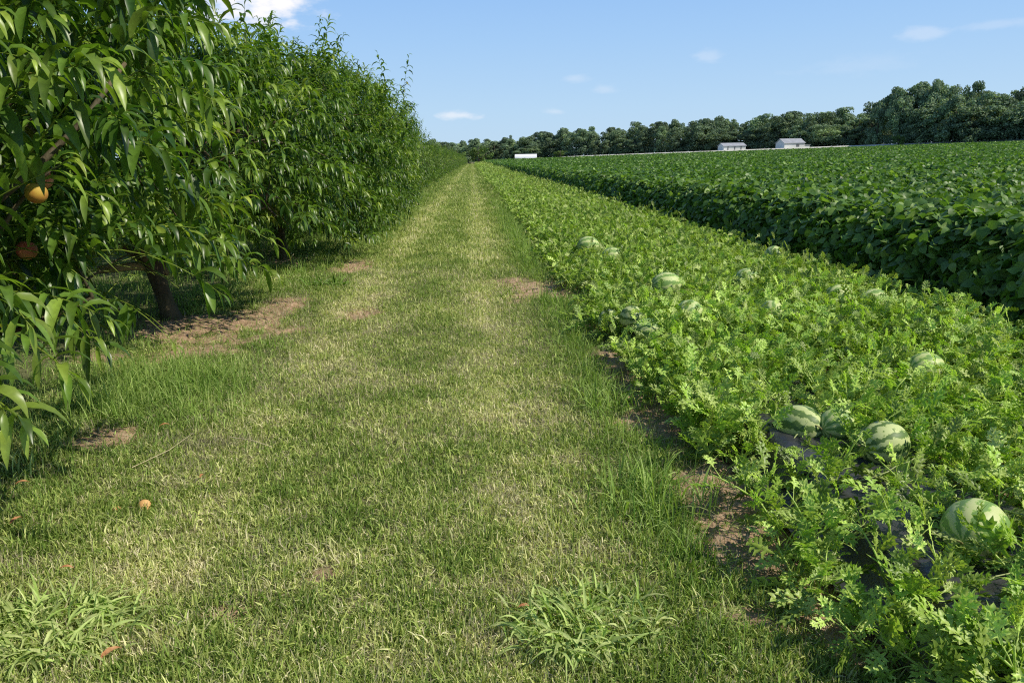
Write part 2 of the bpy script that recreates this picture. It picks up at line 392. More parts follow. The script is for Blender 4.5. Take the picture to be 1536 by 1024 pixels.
# grey clippings raked into windrows
def hayd(x, y):
    v = np.exp(-(((x + 1.72 + .35 * (y - 4.5)) / .34) ** 2 + ((y - 4.55) / .16) ** 2)) + .8 * np.exp(-(((x + 1.62) / .12) ** 2 + ((y - 4.1) / .35) ** 2))
    v = v + .6 * np.exp(-(((x + 1.75) / .2) ** 2 + ((y - 6.6) / 1.4) ** 2)) + .1 + .25 * sstep(.5, .7, fbm(x, y, .5, 150))
    return np.clip(v * (.4 + fbm(x, y, .2, 4)), 0, 1)
grass_blades('grass_clippings', 300000, -2.6, 1.2, 1.8, 12, hayd, lambda x, y: .06 + 0 * x, .0013, lambda x, y: np.clip(.15 + (1 - hayd(x, y)) * .5 + R.normal(0, .2, len(x)), 0, 1),
             M['hay'], 'dry greyish grass clippings left by the mower', droop=(-.1, .25), lean=1.35, power=1.3)

# ------------------------------------------------------------------ broad-leaved weeds, tufts
def weed(name, x, y, n, size, label, hue, upright=.5, w=.006):
    root_z = float(gz(x, y)); g = Geo()
    a = R.uniform(0, 2 * PI, n); rr = size * np.sqrt(R.random(n)) * .8
    b = np.stack([np.cos(a) * rr * 1.15 + R.normal(0, size * .15, n), np.sin(a) * rr * .95, np.zeros(n) + .005 + R.random(n) * .03], -1)
    a2 = a + R.normal(0, 1.3, n); t = np.clip(R.normal(1.15 - upright, .3, n), .1, 1.4)
    d = np.stack([np.cos(a2) * np.sin(t), np.sin(a2) * np.sin(t), np.cos(t)], -1)
    at = np.stack([np.clip(R.normal(hue, .15, n), 0, 1), R.random(n)], -1)
    g.add(*strips(b, d, size * R.uniform(.2, .55, n) * (1 + .5 * upright), np.full(n, w) * R.uniform(.6, 1.3, n), R.uniform(.15, .5, n), .35, [.5, .9, 1, .7, .35, 0], at, roll=R.normal(0, .5, n)))
    o = g.build(name, M['tallgrass']); o.location = (x, y, root_z)
    return tag(o, label, 'weed')
weed('weed', .36, 2.45, 520, .27, 'broad bladed pale green crabgrass clump at the bottom centre of the lane', .75, .2, .0055)
weed('weed', -1.58, 2.55, 480, .3, 'bright sprawling crabgrass clump in the bottom left corner of the lane', .8, .2, .005)
weed('grass_tuft', -2.6, 4.1, 40, .24, 'small bright upright grass tuft in the shade at the left edge', .9, .8, .005)
weed('grass_tuft', -1.86, 6.9, 70, .24, 'dark green low tuft beside the raked clippings in front of the second trunk', .3, .5, .005)
weed('grass_tuft', .95, 4.9, 120, .3, 'dense tuft between the lane and the dirt by the melon vines', .35, .75, .004)
weed('grass_tuft', .82, 3.35, 160, .34, 'large long bladed tuft leaning over the dirt nearest the camera', .5, .75, .004)
weed('grass_tuft', 1.0, 8.6, 110, .32, 'dark green tuft just in front of the bare dirt patch right of the lane', .2, .75, .005)
weed('weed', -2.05, 10.6, 60, .3, 'low dark leafy weed on the lane left of the far wheel track', .05, .4, .016)

def curve_stalk(name, pts, r, mat, label, cat):
    p = np.array(pts, float)[None]; g = Geo(); g.add(*tubes(p, np.linspace(r, r * .5, p.shape[1])[None], 5, np.array([[.5, .5]])))
    o = g.build(name, mat); return tag(o, label, cat)
M['straw'] = rough_mat('straw', (.5, .42, .25), (.65, .56, .36), scale=20, rough=.6)
curve_stalk('dry_stalk', [(-1.51, 4.45, .055), (-1.36, 4.37, .06), (-1.21, 4.27, .05)], .0035, M['straw'], 'pale dry stalk lying to the right of the raked clippings', 'stalk')
curve_stalk('dry_stalk', [(-1.93, 4.08, .03), (-1.8, 4.28, .05), (-1.74, 4.5, .07)], .0025, M['straw'], 'thin dry stalk pointing down to the fallen peach from the clippings', 'stalk')

M['deadleaf'] = rough_mat('dead_leaf', (.4, .15, .06), (.5, .28, .13), scale=30, rough=.6)
for (x, y, a, s, lb) in [(-2.44, 3.87, .4, .07, 'curled orange dead leaf near the shade at the left edge'), (-2.2, 3.4, 1.2, .08, 'long rusty dead leaf low on the left edge of the lane'),
                      (-1.31, 2.35, 1.0, .09, 'reddish dead leaf at the very bottom left of the lane'), (-1.74, 2.94, .1, .06, 'small brown dead leaf between the fallen peach and the corner weed'),
                      (.12, 2.56, .0, .06, 'red dead leaf beside the broad bladed clump at bottom centre'), (-2.03, 4.72, .5, .07, 'tan dead leaf on the bare spot above the raked clippings'),
                      (-1.5, 3.9, 1.4, .05, 'yellow orange leaf right of the fallen peach')]:
    g = Geo(); g.add(*strips(np.array([[0, 0, 0.]]), np.array([[1, 0, .45]]), np.array([s]), np.array([s * .16]), np.array([.3]), .5, [.2, .8, 1, .7, 0], np.array([[.5, .5]])))
    o = g.build('fallen_leaf', M['deadleaf']); o.location = (x, y, float(gz(x, y)) + .04); o.rotation_euler = (0, 0, a); tag(o, lb, 'leaf')

# ------------------------------------------------------------------ peaches
def peach_mesh(name, r=.036):
    nu, nv = 28, 18; vs = []; 
    for j in range(nv + 1):
        t = PI * j / nv
        for k in range(nu):
            p = 2 * PI * k / nu
            rr = r * (1 - .09 * math.exp(-((p if p < PI else p - 2 * PI) / .22) ** 2) * math.sin(t))
            z = r * .98 * math.cos(t) - .22 * r * math.exp(-(math.sin(t) / .3) ** 2) * (1 if t < PI / 2 else 0)
            vs.append((rr * math.sin(t) * math.cos(p), rr * math.sin(t) * math.sin(p), z))
    F = [(j * nu + k, (j + 1) * nu + k, (j + 1) * nu + (k + 1) % nu, j * nu + (k + 1) % nu) for j in range(nv) for k in range(nu)]
    me = bpy.data.meshes.new(name); me.from_pydata(vs, [], F); me.polygons.foreach_set('use_smooth', [True] * len(F)); return me
def peach_mat(name, a, b, c):
    m = rough_mat(name, a, b, scale=14, rough=.65, bump=0, bscale=20, spec=.3, c3=c); return m
M['peach_y'] = peach_mat('peach_skin_yellow', (.42, .3, .04), (.4, .13, .04), (.46, .3, .045))
M['peach_r'] = peach_mat('peach_skin_red', (.5, .1, .07), (.6, .32, .12), (.5, .14, .08))
M['peach_o'] = peach_mat('peach_skin_orange', (.6, .3, .1), (.6, .2, .09), (.62, .38, .15))
M['stem'] = rough_mat('shoot_bark', (.1, .13, .035), (.2, .17, .06), scale=20, bump=.2)

fp = empty('fallen_peach', (-1.66, 3.58, float(gz(-1.66, 3.58)) + .022), .6, 'ripe orange peach lying in the grass at the lower left', 'peach')
link('flesh', peach_mesh('flesh', .031), M['peach_o'], fp).rotation_euler = (1.2, .3, 0)
hf = empty('peach_piece', (-1.78, 3.55, float(gz(-1.78, 3.55)) + .022), 0, 'small crushed yellow orange peach piece left of the fallen peach', 'peach')
pm = link('flesh', peach_mesh('flesh', .018), M['peach_o'], hf); pm.scale = (1.2, .8, .7)

# ------------------------------------------------------------------ peach trees
def shoots_geo(P, D, L, leafsz, hue, nodes_n=22, droop=None, leafseg=5, tube_r=.0035):
    """leafy shoots: P base, D direction, L length"""
    S = len(P); K = 7
    D = nrm(D); path = np.zeros((S, K, 3)); p = P.copy(); d = D.copy()
    if droop is None: droop = R.uniform(.02, .16, S)
    for k in range(K):
        path[:, k] = p; p = p + d * (L / (K - 1))[:, None]
        gg = np.zeros_like(d); gg[:, 2] = -droop * np.sqrt(np.clip(1 - d[:, 2] ** 2, 0.0, 1)) * 1.5
        d = nrm(d + gg + R.normal(0, .03, d.shape))
    stem = tubes(path, np.linspace(tube_r, tube_r * .35, K)[None] * np.ones((S, 1)), 3, np.stack([np.full(S, .9), R.random(S) * .5], -1))
    s = (np.arange(nodes_n) + .7) / nodes_n; s = .08 + .92 * s
    f = s * (K - 1); i0 = np.minimum(f.astype(int), K - 2); fr = f - i0
    base = path[:, i0] * (1 - fr)[None, :, None] + path[:, i0 + 1] * fr[None, :, None]
    tan = nrm(path[:, i0 + 1] - path[:, i0])
    ref = np.where(np.abs(tan[..., 2:3]) > .85, np.array([1., 0, 0]), np.array([0, 0, 1.]))
    u = nrm(np.cross(tan, ref)); w = np.cross(u, tan)
    ph = (np.arange(nodes_n) * 2.4)[None, :] + R.uniform(0, 6.28, (S, 1)) + R.normal(0, .35, (S, nodes_n))
    out = u * np.cos(ph)[..., None] + w * np.sin(ph)[..., None]
    young = np.clip((s - .75) / .25, 0, 1)[None, :, None]
    ld = nrm(out * (1 - .55 * young) + tan * (.4 + .9 * young) + np.array([0, 0, .2]))
    n = S * nodes_n
    ln = (leafsz[:, None] * (1 - .5 * np.clip((s - .8) / .2, 0, 1))[None, :] * R.uniform(.72, 1.12, (S, nodes_n))).ravel()
    hu = np.clip(hue[:, None] + .25 * np.clip((s - .7) / .3, 0, 1)[None, :] + R.normal(0, .14, (S, nodes_n)), 0, .93).ravel()
    hu = np.where(R.random(n) < .003, 1.0, hu)
    at = np.stack([hu, R.random(n)], -1)
    prof = [.25, .8, 1, .85, .5, 0] if leafseg == 5 else [.4, 1, .8, 0]
    ldr = R.uniform(.28, .7, n) * (1.0 if leafseg == 5 else 1.6)
    drop = (R.random(n) > .08)
    if LEAF_CULL is not None: drop &= LEAF_CULL(base.reshape(-1, 3) + ld.reshape(-1, 3) * ln[:, None] * .45)
    lv = strips(base.reshape(-1, 3)[drop], ld.reshape(-1, 3)[drop], ln[drop], ln[drop] * R.uniform(.092, .128, n)[drop], ldr[drop], .42, prof, at[drop], roll=R.normal(0, .45, n)[drop])
    return stem, lv

LEAF_CULL = None
def limb(p0, p1, r0, r1, bend=.12, K=7):
    p0 = np.array(p0, float); p1 = np.array(p1, float); t = np.linspace(0, 1, K)[:, None]
    L = np.linalg.norm(p1 - p0); off = R.normal(0, bend * L * .5, 3); off[2] += bend * L * .4
    P = p0 * (1 - t) + p1 * t + off * np.sin(PI * t) + R.normal(0, .008, (K, 3)) * np.sin(PI * t)
    return P, np.linspace(r0, r1, K)

def crown_R(th, ph, seed, rx, ry, zu, zd):
    """crown surface radius in the direction (elevation th, azimuth ph), uneven"""
    cx, cy, cz = np.cos(th) * np.cos(ph), np.cos(th) * np.sin(ph), np.sin(th)
    zz = np.where(cz > 0, zu, zd); k = 2.6
    r = (np.abs(cx / rx) ** k + np.abs(cy / ry) ** k + np.abs(cz / zz) ** k) ** (-1 / k)
    return r * (.8 + .38 * fbm(ph * 1.9 + 20, th * 2.6 + 20 + seed, 1.0, seed))

def make_peach_tree(seed, nshoot, H=3.9, rx=2.15, ry=2.75, leaf=.145, lowband=0, lean0=None, nodes_n=22, leafseg=5, cz=1.95, zlow=1.25, hug=None, skirt=.95):
    global R
    R = np.random.default_rng(seed)
    zu = H - cz - .25
    tr = []; tips = []
    lean = np.array(lean0) if lean0 else R.normal(0, .05, 2); top = np.array([lean[0], lean[1], .58])
    # trunk and scaffold limbs
    P = np.array([[0, 0, -.12], [0, 0, .0], [lean[0] * .3, lean[1] * .3, .15], [lean[0] * .6, lean[1] * .6, .32], [lean[0] * .9, lean[1] * .9, .5], [lean[0] * 1.1, lean[1] * 1.1, .66]])
    tr.append((P, np.array([.15, .115, .09, .085, .095, .07])))
    na = 5; a0 = R.uniform(0, 6.28)
    for j in range(na):
        a = a0 + j * 2 * PI / na + R.normal(0, .2); rr = R.uniform(.75, 1.1); zz = R.uniform(1.5, 2.1)
        q = np.array([math.cos(a) * rr, math.sin(a) * rr, zz]); Pl, rl = limb(top * [1, 1, .85], q, .062, .036, .1); tr.append((Pl, rl))
        for m in range(3):
            a2 = a + R.normal(0, .5); r2 = R.uniform(1.2, 1.8); z2 = R.uniform(1.6, H - .8); q2 = np.array([math.cos(a2) * r2 * rx / 2.1, math.sin(a2) * r2 * ry / 2.1, z2])
            st = Pl[R.integers(3, 7)]; P2, r2_ = limb(st, q2, .026, .01, .22); tr.append((P2, r2_)); tips.append(P2)
        for m in range(2):
            a2 = a + R.normal(0, .6); q2 = np.array([math.cos(a2) * 1.7 * rx / 2.1, math.sin(a2) * 1.7 * ry / 2.1, R.uniform(1.15, 1.6)])
            st = Pl[R.integers(2, 5)]; P2, r2_ = limb(st, q2, .024, .01, .18); tr.append((P2, r2_)); tips.append(P2)
    # shoots fill the shell of the crown
    n = nshoot
    th = np.arcsin(R.uniform(-.85, 1, n)); ph = R.uniform(0, 2 * PI, n)
    rad = crown_R(th, ph, seed, rx, ry, zu, zlow); u = R.uniform(.45, 1, n) ** .6
    c = np.stack([np.cos(th) * np.cos(ph), np.cos(th) * np.sin(ph), np.sin(th)], -1)
    tipp = c * (rad * u)[:, None] + np.array([0, 0, cz])
    tipp[:, 2] = np.maximum(tipp[:, 2], skirt + R.random(n) * .3)
    L = R.uniform(.35, .75, n)
    dirs = nrm(c * np.array([1, 1, .3]) + np.stack([R.normal(0, .35, n), R.normal(0, .35, n), .55 + .9 * np.clip(c[:, 2], 0, 1) + R.normal(0, .3, n)], -1))
    low = c[:, 2] < -.1; dirs[low] = nrm(dirs[low] * [1, 1, .4] + np.array([0, 0, .12]))
    if lowband:
        j = np.arange(lowband); a_ = R.uniform(0, 2 * PI, lowband); r_ = R.uniform(.62, .95, lowband)
        tipp[j] = np.stack([np.cos(a_) * r_ * rx, np.sin(a_) * r_ * ry, R.uniform(.5, 1.15, lowband)], -1)
        dirs[j] = nrm(np.stack([np.cos(a_), np.sin(a_), R.normal(-.05, .25, lowband)], -1)); c[j, 2] = -.5
    base = tipp - dirs * (L * .8)[:, None]
    # a few upright water sprouts that break the skyline
    k = int(n * .09); idx = np.where(c[:, 2] > .35)[0][:k]
    dirs[idx] = nrm(np.stack([R.normal(0, .22, len(idx)), R.normal(0, .22, len(idx)), np.ones(len(idx))], -1)); L[idx] = R.uniform(.6, .95, len(idx)); base[idx] = tipp[idx] - dirs[idx] * .35
    hue = np.clip(.32 + .22 * (fbm(ph * 2, th * 2, .7, seed + 3) - .5) * 2 + .12 * c[:, 2] + R.normal(0, .15, n), 0, .9)
    leafs = np.full(n, leaf) * R.uniform(.85, 1.12, n); leafs[idx] *= 1.15
    if hug is not None:                # thin the crown where the photo shows clear air
        keep = hug(base, tipp); base, dirs, L, leafs, hue, c = base[keep], dirs[keep], L[keep], leafs[keep], hue[keep], c[keep]
    # twigs linking shoots to the nearest limb
    allp = np.concatenate([t[::1] for t in tips]); sub = R.choice(len(base), min(len(base), 260), replace=False); tw = []
    for s in sub:
        dd = np.linalg.norm(allp - base[s], axis=1); j = int(np.argmin(dd))
        if dd[j] < .75: tw.append(np.linspace(0, 1, 4)[:, None] * (base[s] - allp[j])[None] + allp[j][None] + np.array([[0, 0, 0], [0, 0, .03], [0, 0, .03], [0, 0, 0]]))
    return tr, np.array(tw), (base, dirs, L, leafs, hue), nodes_n, leafseg

def build_peach_tree(spec, name='peach_tree', extra=None, scale=1.0):
    tr, tw, sh, nn, ls = spec
    g = Geo()
    for P, r in tr: g.add(*tubes(P[None], r[None], 9, np.array([[.5, .5]])))
    if len(tw): g.add(*tubes(tw, np.tile(np.array([.009, .007, .005, .004]), (len(tw), 1)), 4, np.full((len(tw), 2), .5)))
    v, l, c, a = g.arrays(); trunk = mesh_np('trunk', v, l, c, a)
    g2 = Geo(); st, lv = shoots_geo(*sh, nodes_n=nn, leafseg=ls); g2.add(*lv); g2.add(*st)
    if extra is not None:
        st2, lv2 = shoots_geo(*extra[0], nodes_n=extra[1], leafseg=5, droop=extra[2], tube_r=.004); g2.add(*lv2); g2.add(*st2)
    v, l, c, a = g2.arrays(); leaves = mesh_np('leaves', v, l, c, a)
    trunk.materials.append(M['bark']); leaves.materials.append(M['peach_leaf'])
    return trunk, leaves

def place_tree(meshes, loc, rz, label, group='peach trees in the row beside the lane', scale=(1, 1, 1)):
    t = empty('peach_tree', (loc[0], loc[1], float(gz(loc[0], loc[1]))), rz, label, 'tree', group); t.scale = scale
    for nm, me in zip(('trunk', 'foliage'), meshes):
        o = bpy.data.objects.new(nm, me); C.objects.link(o); o.parent = t
    return t

# tree 1: its outermost shoots reach towards the camera
T1 = np.array([-3.15, 3.35, 0.])
def air(base, tipp):
    w = tipp + T1; b = base + T1
    ok = np.ones(len(w), bool)
    for q in (w, b, (w + b) / 2):
        r = q[:, 0] / np.maximum(q[:, 1], .3)
        ok &= ~((q[:, 1] > .2) & (r > -.30)) & (np.hypot(q[:, 0], q[:, 1]) > 1.9)
    return ok
spec1 = make_peach_tree(101, 1350, H=3.7, rx=2.1, ry=2.5, leaf=.165, hug=air, nodes_n=24, skirt=1.15)
hero = [((-1.27, 1.92, 1.38), (.62, -.38, .1), .34, .14, .12), ((-1.22, 1.78, 1.14), (.62, -.38, .22), .3, .13, .12), ((-1.4, 2.2, 1.2), (.75, -.4, .1), .42, .14, .12), # base, direction, length, leaf size
    ((-1.42, 2.5, 1.62), (.62, -.25, .55), .75, .17, .04), ((-1.35, 2.55, 1.95), (.5, -.2, .7), .7, .16, .05), ((-1.55, 2.6, 1.55), (.6, -.4, .25), .6, .15, .1),
    ((-1.35, 1.95, 1.62), (.5, -.35, -.3), .42, .15, .1), ((-1.55, 2.45, 1.28), (.85, -.25, .02), .5, .14, .06), ((-1.25, 1.8, 1.25), (.6, -.45, .1), .34, .14, .15),
    ((-1.6, 2.75, 1.5), (.8, -.3, -.1), .5, .14, .1), ((-1.7, 2.5, 1.9), (.75, -.5, .3), .7, .15, .08), ((-1.5, 2.1, 2.05), (.4, -.3, .5), .5, .15, .08),
    ((-1.6, 3.1, 1.9), (.55, -.1, .6), .8, .15, .05), ((-1.55, 3.5, 1.5), (.7, .1, .45), .7, .15, .08), ((-1.5, 3.3, 2.3), (.5, 0, .7), .8, .15, .05),
    ((-1.55, 3.9, 1.2), (.85, .1, .1), .6, .14, .1), ((-1.6, 4.3, 1.8), (.7, .2, .5), .7, .14, .06), ((-1.7, 4.7, 1.3), (.8, .2, .1), .6, .14, .1),
    ((-1.75, 3.4, 1.15), (.8, -.2, -.1), .55, .14, .12), ((-1.75, 2.9, 1.2), (.8, -.3, .0), .5, .14, .12), ((-1.5, 1.9, 1.15), (.5, -.4, -.1), .35, .14, .12),
    ((-1.62, 3.6, 2.7), (.35, .05, .8), .7, .15, .05), ((-1.7, 4.4, 2.5), (.4, .1, .8), .7, .15, .05)]
for _ in range(70):
    a_ = random.uniform(-1.45, .35); z_ = random.uniform(1.25, 3.2); r_ = random.uniform(1.05, 1.6)
    b_ = (T1[0] + math.cos(a_) * r_, T1[1] + math.sin(a_) * r_ * 1.1, z_)
    d_ = (math.cos(a_) + random.gauss(0, .3), math.sin(a_) + random.gauss(0, .3), random.uniform(.3, 1.3)); L_ = random.uniform(.45, .75)
    e_ = [b_[k] + L_ * d_[k] / math.sqrt(sum(q * q for q in d_)) for k in range(3)]
    if e_[0] / max(e_[1], .3) < -.33 and math.hypot(e_[0], e_[1]) > 1.75: hero.append((b_, d_, L_, random.uniform(.14, .165), random.uniform(.04, .1)))
hb = np.array([h[0] for h in hero], float) - T1; hd = np.array([h[1] for h in hero], float); hl = np.array([h[2] for h in hero]); hs = np.array([h[3] for h in hero])
FRUIT = np.array([(-1.42, 2.62, 1.565, .05), (-1.57, 2.78, 1.37, .06)])
def open_fruit(p):
    w = p + T1; eye = np.array([0, 0, 1.65]); ok = np.ones(len(w), bool)
    for f in FRUIT:
        if f[3] > .1: continue
        ax = f[:3] - eye; D_ = np.linalg.norm(ax); ax /= D_; t = (w - eye) @ ax
        d = np.linalg.norm(w - eye - t[:, None] * ax, axis=1); ok &= ~((d < f[3] * (.45 + .55 * t / D_) + .02) & (t < D_ + .03))
    return ok
def open_trunk(w):
    eye = np.array([0, 0, 1.65]); ok = np.ones(len(w), bool)
    for f in ((-3.42, 8.6, .28, .3), (-3.45, 8.6, .0, .25), (-3.75, 8.45, .6, .24), (-3.95, 8.4, .62, .18)):
        ax = np.array(f[:3]) - eye; D_ = np.linalg.norm(ax); ax /= D_; t = (w - eye) @ ax
        d = np.linalg.norm(w - eye - t[:, None] * ax, axis=1); ok &= ~((d < f[3] * t / D_ + .03) & (t < D_ + .1))
    return ok
LEAF_CULL = lambda p: open_fruit(p) & open_trunk(p + T1)
m1 = build_peach_tree(spec1, extra=((hb, hd, hl, hs, np.full(len(hero), .5)), 22, np.array([h[4] for h in hero])))
LEAF_CULL = None
t1 = place_tree(m1, T1, 0, 'nearest peach tree, its long leaves arching over the left side of the photo')
for (p, mt, lb, r) in [((-1.42, 2.62, 1.57), 'peach_y', 'large yellow peach on the nearest tree', .034), ((-1.45, 2.73, 1.61), 'peach_r', 'red cheeked peach behind the yellow one', .03),
                       ((-1.57, 2.78, 1.37), 'peach_r', 'shaded red peach low in the crown', .034)]:
    o = link('peach', peach_mesh('peach', r), M[mt], t1); o.location = Vector(p) - Vector(T1); o.rotation_euler = (.2, .1, 2.1); o['label'] = lb
g = Geo()  # fruiting branch behind the peaches
bp = np.array([(-1.75, 2.45, 1.36), (-1.55, 2.5, 1.5), (-1.42, 2.62, 1.64), (-1.3, 2.75, 1.8), (-1.2, 2.9, 2.0)]) - T1
g.add(*tubes(bp[None], np.array([[.016, .014, .012, .01, .007]]), 7, np.array([[.5, .5]])))
g.build('branch', M['bark'], t1)

# tree 2: trunk with a sawn-off limb in view
T2 = (-3.42, 8.64)
LEAF_CULL = lambda p: open_trunk(p + np.array([-3.42, 8.64, 0]))
m2 = build_peach_tree(make_peach_tree(202, 1150, lean0=(-.11, -.03), H=3.15, rx=2.2, ry=2.7, leaf=.18, nodes_n=22, skirt=1.1))
LEAF_CULL = None
t2 = place_tree(m2, T2, 0, 'second peach tree from the camera, mossy trunk with a sawn limb over bare soil')
g = Geo(); sp_ = np.array([(-.62, -.25, .58), (-.3, -.12, .6), (-.08, .02, .56), (.02, .03, .5)])
g.add(*tubes(sp_[::-1][None], np.array([[.05, .048, .045, .043]])[:, :], 9, np.array([[.5, .5]]))); g.build('sawn_limb', M['oldlimb'], t2)

mA = build_peach_tree(make_peach_tree(303, 1100, H=3.8, skirt=.65, zlow=1.4, lowband=190, leaf=.185, leafseg=3, nodes_n=22))
mB = build_peach_tree(make_peach_tree(404, 1100, H=4.1, skirt=.65, zlow=1.4, lowband=230, leaf=.185, leafseg=3, nodes_n=22))
mS = build_peach_tree(make_peach_tree(505, 420, H=2.9, skirt=.5, lowband=70, rx=1.7, ry=2.6, leaf=.16, leafseg=3, nodes_n=18, cz=1.5, zlow=1.0))
place_tree(mA, (-3.4, 13.85), .0, 'third peach tree along the row, overhanging a dirt patch')
place_tree(mB, (-3.4, 19.1), 0, 'fourth peach tree along the row, tallest sprouts against the sky')
place_tree(mA, (-3.45, 24.4), PI, 'fifth peach tree along the row, last of the tall ones', scale=(.95, .95, .93))
y = 29.6; k = 0
while y < 330:
    place_tree(mS, (-3.5 + random.uniform(-.15, .15), y), random.choice((0, PI)) + random.uniform(-.1, .1),
               'low peach tree in the far part of the row, merging with its neighbours' if k > 0 else 'first low peach tree past the tall ones in the row',
               scale=(random.uniform(.9, 1.05), 1, random.uniform(.88, 1.06) * (1.2 if k < 3 else 1.0) * (1.12 if k % 4 == 1 else 1)))
    y += 5.2 * (1 if y < 120 else 1.3); k += 1
for k in range(9):
    place_tree((mA, mB)[k % 2], (-9.2, 1.5 + 5.3 * k), (k % 2) * PI, 'peach tree of the second row, seen dark through the gaps under the first row', 'peach trees of the second row')

# ------------------------------------------------------------------ watermelons
def melon_material(name, pale=0.):
    m = bpy.data.materials.new(name); nt, N, L = nodes(m)
    tx = N.new('ShaderNodeTexCoord'); sp = N.new('ShaderNodeSeparateXYZ'); L.new(tx.outputs['Object'], sp.inputs[0])
    at = N.new('ShaderNodeMath'); at.operation = 'ARCTAN2'; L.new(sp.outputs[1], at.inputs[0]); L.new(sp.outputs[2], at.inputs[1])
    no = N.new('ShaderNodeTexNoise'); no.inputs['Scale'].default_value = 22; no.inputs['Detail'].default_value = 5; no.inputs['Roughness'].default_value = .7; L.new(tx.outputs['Object'], no.inputs[0])
    ns = N.new('ShaderNodeMath'); ns.operation = 'MULTIPLY_ADD'; L.new(no.outputs[0], ns.inputs[0]); ns.inputs[1].default_value = 1.1; L.new(at.outputs[0], ns.inputs[2])
    mu = N.new('ShaderNodeMath'); mu.operation = 'MULTIPLY'; L.new(ns.outputs[0], mu.inputs[0]); mu.inputs[1].default_value = 9
    si = N.new('ShaderNodeMath'); si.operation = 'SINE'; L.new(mu.outputs[0], si.inputs[0])
    n2 = N.new('ShaderNodeTexNoise'); n2.inputs['Scale'].default_value = 45; n2.inputs['Detail'].default_value = 4; L.new(tx.outputs['Object'], n2.inputs[0])
    ad = N.new('ShaderNodeMath'); ad.operation = 'MULTIPLY_ADD'; L.new(n2.outputs[0], ad.inputs[0]); ad.inputs[1].default_value = 1.6; L.new(si.outputs[0], ad.inputs[2])
    cr = N.new('ShaderNodeValToRGB'); L.new(ad.outputs[0], cr.inputs[0]); e = cr.color_ramp.elements
    k = 1 + pale
    e[0].position = .3; e[0].color = (.1 * k, .17 * k, .045 * k, 1); e[1].position = 1.05; e[1].color = (.5, .56, .24, 1)
    x = e.new(.7); x.color = (.17 * k, .27 * k, .05 * k, 1)
    bs = N.new('ShaderNodeBsdfPrincipled'); L.new(cr.outputs[0], bs.inputs['Base Color']); bs.inputs['Roughness'].default_value = .5; bs.inputs['Specular IOR Level'].default_value = .3
    o = N.new('ShaderNodeOutputMaterial'); L.new(bs.outputs[0], o.inputs[0]); return m
M['melon'] = melon_material('melon_rind'); M['melon_p'] = melon_material('melon_rind_pale', .75)
def melon_mesh(r, l):
    nu, nv = 36, 24; vs = []
    for j in range(nv + 1):
        t = PI * j / nv
        for k in range(nu):
            p = 2 * PI * k / nu; f = 1 + .012 * math.sin(p * 10)
            vs.append((l * math.cos(t), r * f * math.sin(t) ** .92 * math.cos(p), r * f * math.sin(t) ** .92 * math.sin(p)))
    F = [(j * nu + k, j * nu + (k + 1) % nu, (j + 1) * nu + (k + 1) % nu, (j + 1) * nu + k) for j in range(nv) for k in range(nu)]
    me = bpy.data.meshes.new('rind'); me.from_pydata(vs, [], F); me.polygons.foreach_set('use_smooth', [True] * len(F)); return me
# x, y, radius, half length, heading, pale, label
MEL = [(1.73, 3.86, .105, .15, 2.3, 0, 'striped watermelon lying at an angle behind the bare stretch of black film'),
       (1.9, 3.78, .09, .12, .4, 1, 'pale watermelon half hidden by leaves, between two striped ones'),
       (1.96, 3.43, .105, .14, .3, 0, 'round topped striped watermelon, right one of the near three'),
       (1.88, 2.6, .11, .155, .7, 1, 'biggest and nearest watermelon, at the right edge under tangled vines'),
       (1.40, 6.72, .105, .14, 1.9, 0, 'striped watermelon on the edge of the bed with a darker one to its left'),
       (1.40, 6.06, .095, .13, .1, 1, 'pale watermelon low on the edge above the black film and dirt'),
       (1.84, 6.45, .11, .14, .9, 1, 'pale yellow sided watermelon standing clear of the leaves in mid patch'),
       (2.05, 8.1, .125, .19, .2, 1, 'long pale watermelon among leaves behind the mid patch pair'),
       (3.05, 8.4, .12, .17, .3, 1, 'watermelon with only its top showing in the middle of the patch, far side'),
       (2.58, 6.47, .1, .14, 1.2, 1, 'pale watermelon almost covered by leaves, right of the mid patch ones'),
       (1.24, 7.0, .1, .13, 1.6, 0, 'dark green watermelon in shade at the left margin of the vines'),
       (1.78, 12.0, .14, .2, .2, 1, 'far pale watermelon past the bare dirt patch on the right'),
       (1.97, 10.95, .12, .17, .1, 1, 'far watermelon just in front of the farthest visible one'),
       (4.05, 10.2, .12, .15, .9, 1, 'watermelon at the top edge of the vines against the dark soybeans'),
       (3.45, 7.05, .11, .16, .3, 1, 'left of two half buried watermelons toward the soybean side'),
       (3.8, 7.05, .11, .16, .2, 1, 'right of two half buried watermelons toward the soybean side'),
       (2.95, 4.75, .1, .14, .2, 1, 'very pale sunlit watermelon at the right, barely showing over the leaves')]
def canopy(x, y):
    """height of the vine canopy above ground"""
    e = sstep(1.08, 1.5, x + .55 * (fbm(x * 0, y, .7, 88) - .5)) * (1 - sstep(4.15, 4.75, x + .2 * (fbm(x * 0, y, .9, 89) - .5)))
    h = e * (.12 + .19 * fbm(x, y, .5, 71) + .03 * sstep(2.2, 3.6, x))
    return h
mel_pos = []
